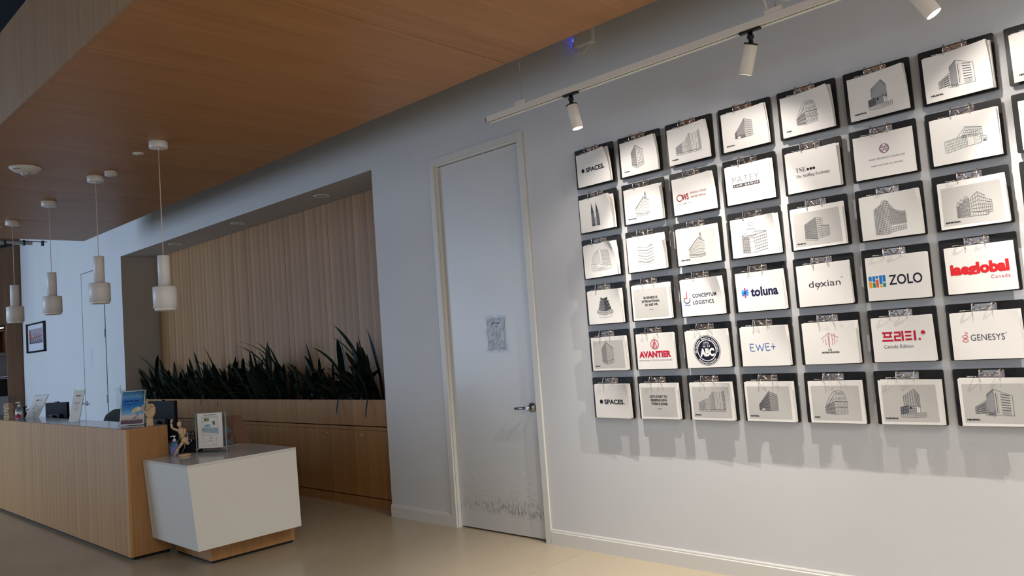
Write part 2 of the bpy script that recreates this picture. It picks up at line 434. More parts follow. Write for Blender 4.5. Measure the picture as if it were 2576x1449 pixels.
# door 1 : frame + leaf with scuffs
d1 = struct(MB().box(DX0, DX1, .122, .14, 0, DZ).build('door_1', DARKM))
fr = MB()
fr.box(DX0-.05, DX0, -.014, 0, 0, DZ+.05); fr.box(DX0-.012, DX0+.012, .0005, .12, 0, DZ-.013)
fr.box(DX1, DX1+.05, -.014, 0, 0, DZ+.05); fr.box(DX1-.012, DX1+.012, .0005, .12, 0, DZ-.013)
fr.box(DX0, DX1, -.014, 0, DZ, DZ+.05); fr.box(DX0-.012, DX1+.012, .0005, .12, DZ-.012, DZ+.012)
fr.build('door_frame', WTRIM, d1)
def scuffed():
    m = bpy.data.materials.new('scuffed_door_paint'); m.use_nodes = True
    nt = m.node_tree; L = nt.links; b = nt.nodes['Principled BSDF']
    g = nd(nt, 'ShaderNodeNewGeometry'); sp = nd(nt, 'ShaderNodeSeparateXYZ'); L.new(g.outputs['Position'], sp.inputs[0])
    def band(lo, mid, hi):
        p = nd(nt, 'ShaderNodeMapRange'); p.inputs['From Min'].default_value = lo; p.inputs['From Max'].default_value = mid
        q = nd(nt, 'ShaderNodeMapRange'); q.inputs['From Min'].default_value = hi; q.inputs['From Max'].default_value = mid
        r = nd(nt, 'ShaderNodeMath', operation='MULTIPLY')
        for k, n_ in enumerate((p, q)): L.new(sp.outputs['Z'], n_.inputs['Value']); L.new(n_.outputs[0], r.inputs[k])
        return r
    bd = band(.125, .19, .27); bw = band(.04, .2, .62)
    mp = nd(nt, 'ShaderNodeMapping'); mp.inputs['Scale'].default_value = (60, 1, 22); L.new(g.outputs['Position'], mp.inputs['Vector'])
    n = nd(nt, 'ShaderNodeTexNoise'); n.inputs['Scale'].default_value = 1; n.inputs['Detail'].default_value = 4; L.new(mp.outputs[0], n.inputs['Vector'])
    r1 = nd(nt, 'ShaderNodeMapRange'); r1.inputs['From Min'].default_value = .46; r1.inputs['From Max'].default_value = .66; L.new(n.outputs['Fac'], r1.inputs['Value'])
    # heavier towards the latch side
    rx = nd(nt, 'ShaderNodeMapRange'); rx.inputs['From Min'].default_value = -1.3; rx.inputs['From Max'].default_value = -.75; rx.inputs['To Min'].default_value = .35; rx.inputs['To Max'].default_value = 1; L.new(sp.outputs['X'], rx.inputs['Value'])
    m1 = nd(nt, 'ShaderNodeMath', operation='MULTIPLY'); L.new(r1.outputs[0], m1.inputs[0]); L.new(bd.outputs[0], m1.inputs[1])
    m2 = nd(nt, 'ShaderNodeMath', operation='MULTIPLY'); L.new(m1.outputs[0], m2.inputs[0]); L.new(rx.outputs[0], m2.inputs[1])
    mp2 = nd(nt, 'ShaderNodeMapping'); mp2.inputs['Scale'].default_value = (14, 1, 90); mp2.inputs['Rotation'].default_value = (0, .25, 0); L.new(g.outputs['Position'], mp2.inputs['Vector'])
    n2 = nd(nt, 'ShaderNodeTexNoise'); n2.inputs['Scale'].default_value = 1; n2.inputs['Detail'].default_value = 3; L.new(mp2.outputs[0], n2.inputs['Vector'])
    r2 = nd(nt, 'ShaderNodeMapRange'); r2.inputs['From Min'].default_value = .62; r2.inputs['From Max'].default_value = .74; L.new(n2.outputs['Fac'], r2.inputs['Value'])
    m3 = nd(nt, 'ShaderNodeMath', operation='MULTIPLY'); L.new(r2.outputs[0], m3.inputs[0]); L.new(bw.outputs[0], m3.inputs[1])
    m4 = nd(nt, 'ShaderNodeMath', operation='MULTIPLY'); m4.inputs[1].default_value = .7; L.new(m3.outputs[0], m4.inputs[0])
    mxm = nd(nt, 'ShaderNodeMath', operation='MAXIMUM'); L.new(m2.outputs[0], mxm.inputs[0]); L.new(m4.outputs[0], mxm.inputs[1])
    mx = nd(nt, 'ShaderNodeMix', data_type='RGBA'); mx.inputs['A'].default_value = (*s2l((206, 207, 207)), 1); mx.inputs['B'].default_value = (*s2l((48, 46, 46)), 1)
    L.new(mxm.outputs[0], mx.inputs['Factor']); L.new(mx.outputs['Result'], b.inputs['Base Color']); b.inputs['Roughness'].default_value = .3
    return m
box('door_leaf', scuffed(), DX0+.015, DX1-.015, .03, .075, .012, DZ-.016, d1, .001)
def lever(parent, x, y, z, sgn=-1, s=1.0):
    m = MB(); m.lathe([(0, 0), (.03*s, 0), (.034*s, .004), (.034*s, .01), (.028*s, .016), (.012, .02), (.012, .05), (0, .05)], (x, y, z), 28, axis=(0, -1, 0))
    m.tube([(x, y-.045, z), (x+sgn*.02, y-.055, z), (x+sgn*.06, y-.058, z), (x+sgn*.125, y-.052, z-.004)], [.012, .0115, .011, .010], 12)
    m.tube([(x, y-.02, z), (x, y-.062, z)], .013, 12)
    return m.build('door_handle', STEEL, parent)
lever(d1, DX1-.075, .03, .945)
# door 2 : flush far door
d2 = struct(MB().box(-10.12, -9.1, -.002, -.0005, 0, 2.97).build('door_2', C(70, 78, 92)))
box('door_leaf', WALL, -10.088, -9.115, -.006, -.002, .015, 2.958, d2)
lever(d2, -10.03, -.006, .93, 1)
for z in (.3, 1.0, 1.98, 2.7): box('hinge', STEEL, -9.122, -9.102, -.016, -.006, z-.06, z+.06, d2)
o = box('door_plate', C(206, 210, 216), -9.86, -9.7, -.0085, -.0062, 1.45, 1.75, d2)

# ================================================================== CANOPY
CZ, CY0, CY1, CX0, CX1 = 3.15, -2.71, -.645, -7.83, 3.4
cn = thing('ceiling_canopy', 'wood veneer canopy hung over the reception counter, with flat soffit and tall fascia', 'canopy', (0, 0, 0))
jx = [CX0]+[.04-1.12*k for k in range(6, -3, -1)]+[CX1]
jx = sorted(x for x in jx if CX0 <= x <= CX1)
for a, b in zip(jx[:-1], jx[1:]):
    if b-a < .05: continue
    box('soffit_panel', W_SOF, a+.0022, b-.0022, CY0+.02, CY1, CZ, CZ+.02, cn)
    box('fascia_panel', W_FAS, a+.0018, b-.0018, CY0, CY0+.019, CZ, 3.765, cn)
box('core', DARKM, CX0+.02, CX1-.02, CY0+.022, CY1-.02, CZ+.021, 3.75, cn)
box('end_panel', W_FAS, CX0, CX0+.018, CY0+.02, CY1, CZ+.021, 3.765, cn)
box('rear_panel', W_FAS, CX0+.02, CX1, CY1-.018, CY1, CZ+.021, 3.765, cn)

# pendants over the counter
PEND = [(-2.69, -1.692, .165, 'first white pendant lamp from the niche side, lowest and nearest to the camera'),
        (-4.038, -1.709, 0, 'second white pendant lamp, in front of the far flush door'),
        (-5.312, -1.733, 0, 'third white pendant lamp, above the framed picture'),
        (-6.551, -1.76, 0, 'fourth white pendant lamp, hanging in front of the brown timber column')]
CORDM = mat('white_cord', (225, 215, 212), .5); RIMM = mat('lamp_rim', (238, 236, 232), .4)
pf = None
for i, (x, y, dz, lab) in enumerate(PEND):
    if pf is None:
        t = thing('pendant_lamp', lab, 'pendant lamp', (x, y, CZ), 0, 'white pendants over the counter')
        MB().lathe([(0, 0), (.065, 0), (.067, -.002), (.067, -.048), (.065, -.05), (0, -.05)], n=36).build('canopy_cup', LAMPW, t)
        MB().tube([(0, 0, -.048), (0, 0, -.06)], .008).tube([(0, 0, -.055), (0, 0, -.715-dz)], .0032, 8).build('cord', CORDM, t)
        o = MB().lathe([(0, -.713), (.040, -.713), (.043, -.717), (.043, -.955), (0, -.955)], n=36).build('neck', LAMPW, t); o.location.z = -dz
        sh = MB().lathe([(0, -.95), (.079, -.95), (.085, -.956), (.085, -1.112), (.079, -1.114), (.0775, -1.1), (0, -1.09)], n=44).build('shade', LAMPW, t); sh.location.z = -dz
        MB().lathe([(.0755, -1.105), (.0755, -1.131), (.071, -1.131), (.069, -1.105)], n=44).build('rim', RIMM, sh)
        pf = t
    else:
        t = pf.copy(); COL.objects.link(t); t.location = (x, y, CZ); t['label'] = lab
        for ch in list(pf.children):
            if ch.name.startswith('cord'):
                MB().tube([(0, 0, -.048), (0, 0, -.06)], .008).tube([(0, 0, -.055), (0, 0, -.715)], .0032, 8).build('cord', CORDM, t); continue
            c = ch.copy(); COL.objects.link(c); c.parent = t; c.location.z = 0
            for g in ch.children:
                d = g.copy(); COL.objects.link(d); d.parent = c

# soffit devices
t = thing('fire_alarm', 'white round fire alarm with a clear strobe dome on the canopy soffit', 'fire alarm', (-3.95, -2.27, CZ))
MB().lathe([(0, 0), (.115, 0), (.118, -.006), (.115, -.012), (.085, -.034), (.05, -.046), (0, -.046)], n=44).build('housing', mat('alarm_white', (225, 222, 214), .4), t)
MB().lathe([(.035, -.044), (.034, -.058), (.02, -.07), (0, -.072)], n=24).build('strobe', mat('strobe_clear', (190, 190, 190), .08, .3), t)
a = Art()
a.text('FIRE-FEU', -35, 35, 0, 11, K, .02)
def fam(x, y, z):   # lettering on the sloping lip that faces the camera
    th = -PI/2-.0-x/1000/.105+math.radians(12); r = .105-(y/1000)*.9; 
    return (r*math.cos(th), r*math.sin(th), -.0185-(0.0-y/1000)*-.62*-1-.001)
def fam(x, y, z):
    th = math.radians(-55)+x/1000/.1; u = 1-y/22.0; rr = .113+(.087-.113)*(.25+.6*u); zz = -.012-.021*(.25+.6*u)
    return (rr*math.cos(th)*1.006, rr*math.sin(th)*1.006, zz-.0012)
a.build('lettering', t, fam)
t = thing('smoke_detector', 'small white smoke detector on the soffit beside the second pendant', 'smoke detector', (-3.80, -1.66, CZ))
MB().lathe([(0, 0), (.05, 0), (.05, -.012), (.043, -.014), (.043, -.022), (.052, -.024), (.05, -.036), (0, -.04)], n=32).build('housing', mat('det_white', (222, 218, 212), .45), t)
t = tag(MB().lathe([(0, 0), (.045, 0), (.044, -.004), (0, -.006)], (-3.09, -1.69, CZ), 32).build('cover_disc', mat('cap_white', (226, 222, 216), .45)), 'flat white cover disc on the soffit left of the nearest pendant', 'cover cap')
t = tag(MB().lathe([(0, 0), (.045, 0), (.044, -.004), (0, -.006)], (-6.98, -1.80, CZ), 32).build('cover_disc', mat('cap_white', (226, 222, 216), .45)), 'flat white cover disc on the soffit at the left photo edge', 'cover cap')
# niche downlights
for x, w in ((-3.47, 'nearest to the camera, at the right'), (-5.28, 'in the middle'), (-7.05, 'farthest, at the left')):
    t = thing('recessed_downlight', 'round recessed downlight in the niche soffit, '+w, 'downlight', (x, .235, NZ), 0, 'niche downlights')
    MB().lathe([(.058, 0), (.088, 0), (.088, -.003), (.060, -.006), (.056, .0)], n=36).build('trim_ring', mat('dl_ring', (226, 224, 220), .4), t)
    MB().lathe([(0, -.001), (.057, -.001), (.057, -.0016), (0, -.0016)], n=32).build('lens', mat('dl_lens', (206, 205, 200), .25), t)

# ================================================================== NICHE FURNITURE
YF = .135
units = [(-2.945, -2.302, 1), (-3.862, -2.949, 2), (-4.779, -3.866, 2), (-5.696, -4.783, 2), (-6.613, -5.7, 2), (-7.53, -6.617, 2), (-8.386, -7.534, 2)]
nth = ['first', 'second', 'third', 'fourth', 'fifth', 'sixth', 'seventh']
for i, (a, b, n) in enumerate(units):
    t = thing('base_cabinet', '%s wooden base cabinet from the right under the planter trough, %s' % (nth[i], 'with a single door' if n == 1 else 'with two doors'), 'cabinet', (a, YF, 0), 0, 'base cabinets in the niche')
    box('carcass', DARKM, 0, b-a, .02, .42, .09, .725, t)
    box('plinth', W_CAB, 0, b-a, -.004, .3, .0, .084, t)
    box('top_rail', W_CAB, 0, b-a, .0, .02, .703, .735, t)
    w = (b-a)/n
    for k in range(n):
        d = box('door', W_CAB, k*w+.0015, (k+1)*w-.0015, 0, .019, .094, .70, t)
        if n == 1 or k == 0:
            lx = .05 if n == 1 else w-.055
            MB().lathe([(0, 0), (.009, 0), (.009, .002), (.006, .004), (0, .004)], (lx, 0, .655), 16, axis=(0, -1, 0)).build('lock', CHROME, d)
pt = thing('planter_trough', 'long wooden planter trough with dark soil standing on the base cabinets', 'planter', (0, YF, .745))
px = [-2.302-.917*k for k in range(7)]+[-8.386]
for a, b in zip(px[1:], px[:-1]):
    box('front_panel', W_CAB, a+.0012, b-.0012, -.006, .014, 0, .24, pt)
box('trough_liner', DARKM, -8.386, -2.302, .014, .36, 0.0, .18, pt)
so = MB(); N = 90
vs = []; fs = []
for i in range(N+1):
    for j in range(5):
        x = -8.38+6.07*i/N; y = .016+.34*j/4; vs.append((x, y, .2+.012*noise.noise(Vector((x*9, y*9, 0)))))
for i in range(N):
    for j in range(4): fs.append((i*5+j, (i+1)*5+j, (i+1)*5+j+1, i*5+j+1))
so.add(vs, fs, None, True); o = so.build('soil', SOIL, pt); o['kind'] = 'stuff'

# plants : blades as single leaves
def blade(L, w, bend, fold=.25, twist=0.0, n=9):
    m = MB(); vs = []
    for i in range(n+1):
        s = i/n; ww = w*(.42+.9*s)*(1-s**3.2)/.95 if s < 1 else 0
        ww = max(ww, .0004); a = bend*s*s
        x = L*(math.sin(bend)*s*s*.8); z = L*s*(1-.28*abs(math.sin(bend))*s*s*1.4)
        tw = twist*s; cx, cy = math.cos(tw), math.sin(tw)
        vs += [(x-fold*ww*cy*0-cy*ww*.0, -ww/2*cx, z), (x+fold*ww, 0, z), (x, ww/2*cx, z)]
        vs[-3] = (x+ww/2*cy, -ww/2*cx, z); vs[-1] = (x-ww/2*cy, ww/2*cx, z)
    fs = []
    for i in range(n):
        for k in range(2): fs.append((i*3+k, i*3+k+1, i*3+3+k+1, i*3+3+k))
    m.add(vs, fs, None, True); return m
bm_ = []
for q, (w, bd, tw) in enumerate(((.052, .1, .3), (.058, .25, -.4), (.044, .5, .5), (.062, .15, .1), (.036, .9, -.2), (.05, .35, .8))):
    for mm in (LEAF, LEAF2):
        o = blade(1.0, w/1.0*1.9, bd, .25, tw).build('leaf', mm); me = o.data; bpy.data.objects.remove(o); bm_.append(me)
PL = [(-8.08, .50, 5, 'far left end, against the niche side wall'), (-7.86, .80, 11, 'with a tall pointed tip at the left'), (-7.36, .58, 12, 'low and dense, above the right monitor'),
      (-6.85, .58, 12, 'behind the second desk, with one slanted blade'), (-6.35, .64, 13, 'leaning left of the trough middle'), (-5.88, .76, 14, 'with two crossing blades, left of the middle'),
      (-5.35, .70, 14, 'bushy, in the middle of the trough'), (-4.93, .66, 14, 'bushy, right of the middle'), (-4.55, .90, 12, 'tallest of the middle group'),
      (-3.98, .62, 8, 'thin and open over bare soil'), (-3.62, .56, 7, 'low and sparse, second from the tall right group'), (-3.22, .76, 13, 'left half of the tall right group'), (-2.90, .84, 14, 'right end of the trough, beside the wall corner')]
rnd = random.Random(11)
for (x, h, n, lab) in PL:
    t = thing('trough_plant', 'dark green blade-leaved plant in the trough, '+lab, 'plant', (x, .30, .95), 0, 'plants in the trough')
    for k in range(n*2+12):
        me = bm_[rnd.randrange(len(bm_))]
        o = bpy.data.objects.new('leaf', me); COL.objects.link(o); o.parent = t
        tall = k < 5
        L = h*(1.08-.085*k) if tall else min(.66, h)*rnd.uniform(.35, .95)
        o.scale = (L, L*(1.0 if tall else 1.5), L)
        lean = rnd.uniform(-.12, .25) if tall else rnd.uniform(.05, .75)
        az = rnd.uniform(0, 2*PI)
        if math.sin(az) > .2: az = -az          # keep blades off the back panelling
        if (x > -3 and math.cos(az) > 0) or (x < -8 and math.cos(az) < 0): az = PI-az
        o.rotation_euler = (0, lean, az)
        o.location = (rnd.uniform(-.2, .2)*(1 if -8 < x < -3 else .6), rnd.uniform(-.09, .05), -.01)
# a few blades droop over the trough edge
for x, s, nm in ((-6.2, .10, 3), (-5.75, .13, 4), (-3.2, .17, 6), (-2.72, .2, 0)):
    host = min([o for o in COL.objects if o.name.startswith('trough_plant')], key=lambda o: abs(o.location.x-x))
    o = bpy.data.objects.new('leaf', bm_[nm]); COL.objects.link(o); o.parent = host
    o.location = (x-host.location.x, -.19, .05); o.scale = (s, s*1.2, s); o.rotation_euler = (0, 2.75, -PI/2+.4)

# ================================================================== RECEPTION COUNTER
rc = thing('reception_counter', 'long veneered reception counter with vertical leaf pattern and grey stone top', 'counter', (0, 0, 0))
RX0, RX1, RY0, RY1, RZ = -8.6, -2.985, -1.907, -1.60, .978
ux = [RX1, RX1-2.4, RX1-4.8, RX0]
for a, b in zip(ux[1:], ux[:-1]): box('front_panel', W_CNT, a+.001, b-.001, RY0, RY0+.02, .028, RZ, rc)
box('end_panel', W_END, RX1-.02, RX1+.0, RY0+.0205, RY1, .028, RZ, rc)
box('recessed_base', DARKM, RX0+.03, RX1-.03, RY0+.03, RY1-.01, 0, .03, rc)
box('core', W_FAR, RX0, RX1-.021, RY0+.021, RY1-.002, .03, RZ-.022, rc)
box('stone_top', STONE, RX0, RX1-.022, RY0+.0215, RY1, RZ-.02, RZ-.0005, rc, .0015)
wd = thing('work_desk', 'lower pale work surface behind the reception counter', 'desk', (0, 0, 0))
box('desk_top', WSTONE, -8.4, -3.05, -1.595, -.97, .70, .735, wd)
for x in (-8.3, -6.4, -4.6, -3.12): box('leg', BLACK, x-.02, x+.02, -1.5, -1.05, 0, .70, wd)

# white angled desk
wk = thing('white_desk', 'white block desk with slanted front on an oak plinth, at the counter end', 'desk', (0, 0, 0))
ax0, ax1, ay0, ay1, zt, zb = -2.97, -2.178, -1.80, -.955, .74, .145
cy = -1.752
blk = MB(); vs = [(ax0, cy, zb), (ax1+.012, cy, zb), (ax1+.010, ay1, zb), (ax0, ay1, zb), (ax0, ay0, zt-.018), (ax1, ay0, zt-.018), (ax1-.012, ay1, zt-.018), (ax0, ay1, zt-.018)]
blk.add(vs, [(3, 2, 1, 0), (4, 5, 6, 7), (0, 1, 5, 4), (1, 2, 6, 5), (2, 3, 7, 6), (3, 0, 4, 7)]); blk.build('body', WHITE, wk, .002)
tp = MB().zprism([(ax0, ay0), (ax1, ay0), (ax1-.012, ay1), (ax0, ay1)], zt-.0175, zt); tp.build('desk_top', WSTONE, wk, .0012)
box('plinth', W_END, -2.93, -2.315, -1.60, -.93, .02, .143, wk)
box('shadow_gap', DARKM, -2.92, -2.33, -1.585, -.945, 0, .019, wk)

# ================================================================== COUNTER-TOP OBJECTS
FACE = math.atan2(.69385, .71635)     # local +x = image right
def cone_limb(m, p, q, r0, r1, n=12):
    p = Vector(p); q = Vector(q); d = q-p; k = [0, .08, .3, .6, .9, 1.0]; rr = [r0*.6, r0*.95, r0*1.05, (r0+r1)/2*1.02, r1, r1*.6]
    m.tube([p+d*a for a in k], rr, n); return m
def bottle(t, s, body, label_m, cap, red=False):
    w, d, h = .034*s, .022*s, .115*s
    def ov(k, z): return [(w*k*math.copysign(abs(math.cos(a))**.7, math.cos(a)), d*k*math.copysign(abs(math.sin(a))**.7, math.sin(a)), z) for a in [2*PI*i/28 for i in range(28)]]
    m = MB(); L = [ov(.93, 0), ov(1, .004*s), ov(1, h*.72), ov(.9, h*.86), ov(.55, h*.96), ov(.36, h)]
    vs = sum(L, []); fs = []
    for i in range(len(L)-1):
        for k in range(28): fs.append((i*28+k, i*28+(k+1) % 28, (i+1)*28+(k+1) % 28, (i+1)*28+k))
    fs += [tuple(range(27, -1, -1)), tuple(range(5*28, 6*28))]
    m.add(vs, fs, None, True); bd = m.build('bottle_body', body, t)
    m = MB(); k0, k1 = 15, 27
    Z = (h*.08, h*.62); vs = []; fs = []
    for z in Z: vs += [(x*1.02, y*1.02, z) for x, y, _ in ov(1, 0)][14:29]
    n = len(vs)//2
    for i in range(n-1): fs.append((i, i+1, i+1+n, i+n))
    m.add(vs, fs, None, True); m.build('product_label', label_m, bd)
    if red:
        m = MB(); vs = []
        for z in (h*.1, h*.36): vs += [(x*1.035, y*1.035, z) for x, y, _ in ov(1, 0)][16:26]
        n = len(vs)//2; m.add(vs, [(i, i+1, i+1+n, i+n) for i in range(n-1)], None, True); m.build('label_band', C(176, 36, 58), bd)
        MB().lathe([(0, 0), (.009*s, 0), (.009*s, .0012), (0, .0012)], (0, -d*1.04, h*.38), 20, axis=(0, -1, 0)).build('label_emblem', C(60, 40, 46), bd)
    m = MB(); m.lathe([(0, h), (.013*s, h), (.014*s, h+.016*s), (.011*s, h+.02*s), (.005*s, h+.022*s), (.0045*s, h+.042*s), (0, h+.042*s)], n=20)
    m.tube([(.012*s, 0, h+.044*s), (0, 0, h+.045*s), (-.02*s, 0, h+.044*s), (-.034*s, 0, h+.039*s)], [.004*s, .006*s, .0045*s, .003*s], 10)
    m.build('pump', cap, t)
CLR = mat('clear_gel', (176, 196, 200), .06, spec=.8, trans=.75); BLU = mat('blue_gel', (96, 140, 190), .1, spec=.7, trans=.35)
ZT = RZ
# wooden block tower
t = thing('block_tower', 'small stack of pale wooden slabs at the left end of the counter', 'wooden blocks', (-6.56, -1.85, ZT), FACE-.15)
r2 = random.Random(3)
for k in range(11):
    m = MB(); dx = r2.uniform(-.006, .006); wv = .030+.004*math.sin(k)
    m.box(-wv+dx, wv+dx, -.03, .03, k*.0165, k*.0165+.0125); m.build('slab_block', W_TOY, t, .002)
# little plants behind the tower
def sprig(lab, loc, h, n, seed, mt):
    r = random.Random(seed); t = thing('small_plant', lab, 'plant', loc)
    MB().lathe([(0, 0), (.028, 0), (.036, .05), (.033, .05), (0, .044)], n=20).build('pot', C(70, 60, 54), t)
    for k in range(n):
        o = bpy.data.objects.new('leaf', bm_[r.randrange(12)]); COL.objects.link(o); o.parent = t
        s = h*r.uniform(.6, 1); o.scale = (s, s*2.0, s); o.rotation_euler = (0, r.uniform(.1, .9), r.uniform(0, 2*PI)); o.location = (0, 0, .04)
sprig('small dark green potted plant behind the wooden block stack', (-6.78, -1.66, ZT), .12, 14, 5, LEAF)
t = thing('succulent', 'low pale green succulent at the left photo edge on the counter', 'plant', (-6.70, -1.84, ZT))
m = MB()
for k in range(16):
    a = k*2.4; r = .008+.0026*k; m.ell((r*math.cos(a), r*math.sin(a), .016-.0006*k), (.011, .007, .006), 8, rot=Matrix.Rotation(a, 3, 'Z') @ Matrix.Rotation(-.5, 3, 'Y'))
m.build('leaves', noisy('succulent_green', (150, 180, 120), (110, 140, 90), 80, .5), t)
MB().lathe([(0, 0), (.03, 0), (.034, .012), (0, .012)], n=18).build('dish', C(120, 100, 80), t)
# sanitiser with red label
t = thing('sanitizer_bottle', 'clear pump bottle with white and red label on the counter, right of the wooden slabs', 'pump bottle', (-6.45, -1.775, ZT), FACE)
bottle(t, 1.12, CLR, mat('bottle_label', (236, 236, 238), .5), mat('pump_white', (236, 236, 236), .4), True)
# leaning paper notice in a clear stand, 'IWG'
def sheetfn(w, h, y=-.001):
    return lambda x, z, L: (x/1000-w/2, y-L*.0002, z/1000)
def stand(t, w, h, lean, art, edge=True, side=False, yoff=0):
    """clear back-leaning holder, art is page mm"""
    e = bpy.data.objects.new('sign_panel', None)
    me = MB(); me.box(-w/2-.004, w/2+.004, -.0045, .0, 0, h+.004); o = me.build('acrylic_panel', ACRYL, t); o.rotation_euler = (-lean, 0, 0)
    p = MB().box(-w/2, w/2, -.0006, .0006, .004, h).build('printed_sheet', PAPER, t); p.rotation_euler = (-lean, 0, 0); p.location = (0, -.0058, 0)
    art.build('printing', p, lambda x, y, L: (x/1000-w/2, -.0010-L*.0002, y/1000+.004))
    d = .09; m = MB(); m.box(-w/2, w/2, -.01, d, 0, .003); m.build('acrylic_foot', ACRYL, t)
    ed = MB(); 
    for x in (-w/2-.004, w/2+.002): ed.box(x, x+.002, -.0047, .0002, 0, h+.004)
    ed.box(-w/2-.004, w/2+.004, -.0047, .0002, h+.003, h+.005); q = ed.build('acrylic_edges', ACEDGE, t); q.rotation_euler = (-lean, 0, 0)
NV = C(36, 46, 84)
a = Art(200, 260)
a.text('IWG', 52, 92, 190, 20, K, .03); a.text('Notice', 102, 134, 202, 7, NV); a.text('to members', 102, 146, 191, 6, NV)
for i, (y, l) in enumerate(((168, 40), (156, 52), (146, 46), (136, 70), (124, 100), (114, 60), (104, 50), (94, 84))): a.line([(44, y), (44+l, y)], 1.6, C(120, 126, 140))
a.rect(92, 52, 108, 68, C(90, 96, 110)); a.rect(96, 56, 104, 64, PAPER, 1); a.text('iwg.com', 84, 118, 38, 7, K, .02)
t = thing('notice_stand', 'white printed notice in a leaning clear stand beside the red-labelled bottle', 'sign', (-6.44, -1.66, ZT), FACE-.4)
stand(t, .20, .26, .5, a)
# left monitor seen from behind
def monitor(t, w, h, zb):
    box('screen_case', NAVYB, -w/2, w/2, -.012, .02, zb, zb+h, t, .006)
    box('bezel_tab', BLACK, -.03, .03, -.014, .014, zb+h-.002, zb+h+.012, t, .002)
    m = MB(); m.box(-w*.30, w*.26, -.045, -.0125, zb+.04, zb+h*.55); m.build('rear_housing', mat('mon_rear', (24, 27, 38), .55), t, .006)
    m = MB(); m.box(-.035, .035, -.075, -.0455, .02, zb+h*.52); m.build('stand_neck', BLACK, t, .004)
    m = MB(); m.lathe([(0, 0), (.11, 0), (.11, .008), (.10, .012), (0, .014)], (0, -.05, 0), 30); m.build('stand_foot', BLACK, t)
    a = Art(); a.text('hp', 0, 16, 0, 9, C(200, 204, 214), .02); a.build('maker_mark', t, lambda x, y, L: ((x-6)/1000, -.0765, zb+h*.42+y/1000))
t = thing('computer_monitor', 'black monitor seen from behind, left of the clear welcome stand', 'monitor', (-6.86, -1.30, .735), FACE-.5)
monitor(t, .42, .29, .075)
# welcome stand
a = Art(120, 300)
a.text('WELCOME', 32, 88, 236, 11, K, .05); a.text('HELLO', 50, 70, 216, 5, K)
for y, l, w in ((176, 70, 3), (166, 76, 3), (154, 20, 3)): a.line([(60-l/2, y), (60+l/2, y)], w, K)
for y, l in ((130, 66), (124, 72), (118, 60), (108, 36), (102, 30)): a.line([(60-l/2, y), (60+l/2, y)], 1.4, C(130, 134, 142))
a.text('spaces', 82, 106, 16, 4, K)
t = thing('welcome_stand', 'narrow clear stand with white printed welcome sheet in the middle of the counter', 'sign', (-4.72, -1.75, ZT), FACE-.32)
stand(t, .12, .30, .25, a)
# beach poster stand
def grad(name, stops):
    m = bpy.data.materials.new(name); m.use_nodes = True; nt = m.node_tree; b = nt.nodes['Principled BSDF']
    tc = nd(nt, 'ShaderNodeTexCoord'); sp = nd(nt, 'ShaderNodeSeparateXYZ'); nt.links.new(tc.outputs['Object'], sp.inputs[0])
    n = nd(nt, 'ShaderNodeTexNoise'); n.inputs['Scale'].default_value = 18; nt.links.new(tc.outputs['Object'], n.inputs['Vector'])
    ma = nd(nt, 'ShaderNodeMath', operation='MULTIPLY_ADD'); ma.inputs[1].default_value = .05; nt.links.new(n.outputs['Fac'], ma.inputs[0])
    mr = nd(nt, 'ShaderNodeMapRange'); mr.inputs['From Max'].default_value = .27; nt.links.new(sp.outputs['Z'], mr.inputs['Value']); nt.links.new(mr.outputs[0], ma.inputs[2])
    cr = nd(nt, 'ShaderNodeValToRGB'); e = cr.color_ramp.elements
    e[0].position = stops[0][0]; e[0].color = (*s2l(stops[0][1]), 1); e[1].position = stops[-1][0]; e[1].color = (*s2l(stops[-1][1]), 1)
    for p, c in stops[1:-1]: q = e.new(p); q.color = (*s2l(c), 1)
    nt.links.new(ma.outputs[0], cr.inputs[0]); nt.links.new(cr.outputs[0], b.inputs['Base Color']); b.inputs['Roughness'].default_value = .4
    return m
BEACH = grad('beach_print', [(0, (96, 66, 84)), (.17, (130, 96, 110)), (.2, (214, 196, 184)), (.3, (226, 214, 206)), (.38, (130, 186, 222)), (.55, (44, 132, 208)), (.78, (40, 120, 200)), (.9, (120, 180, 226)), (1.0, (60, 140, 206))])
a = Art(216, 279)
a.rect(8, 8, 208, 268, BEACH, 0)
a.text('Beat The Heat', 34, 162, 186, 13, C(20, 52, 110), .05, 2)
a.text(script('Summer Blend'), 26, 182, 160, 17, C(24, 60, 120), 0, 2)
for k in range(9):
    a.poly([(208, 266-k*9), (208, 261-k*9), (208-46-18*math.sin(k*1.3), 244-k*12)], C(40, 92, 66), 2)
    a.poly([(206-k*8, 268), (201-k*8, 268), (184-k*12, 246-4*math.sin(k))], C(34, 84, 60), 2)
for (x0, x1, c) in ((104, 122, (222, 210, 206)), (122, 150, (240, 200, 110)), (150, 178, (232, 220, 214)), (178, 192, (206, 206, 214))):
    f = lambda x: 108+34*math.sqrt(max(0, 1-((x-148)/46)**2))+(x-148)*.18
    g = lambda x: 103+(x-148)*.32
    xs_ = [x0+(x1-x0)*i/5 for i in range(6)]; a.poly([(x, g(x)) for x in xs_]+[(x, f(x)) for x in reversed(xs_)], C(*c), 2)
a.line([(150, 104), (156, 74)], 2, C(60, 50, 60), 2)
for p in ([(116, 54), (146, 60), (172, 88)], [(116, 60), (150, 66), (166, 92)], [(118, 46), (160, 72)], [(128, 62), (160, 42)], [(124, 42), (142, 62)], [(166, 70), (170, 44)]): a.line(p, 2.4, C(120, 66, 70), 2)
for k in range(7): a.line([(10, 14+k*5), (206, 16+k*5)], .8, C(84, 56, 74), 2)
t = thing('poster_stand', 'clear stand with blue beach poster at the right end of the counter', 'sign', (-3.385, -1.72, ZT), FACE-.18)
stand(t, .216, .279, .16, a)
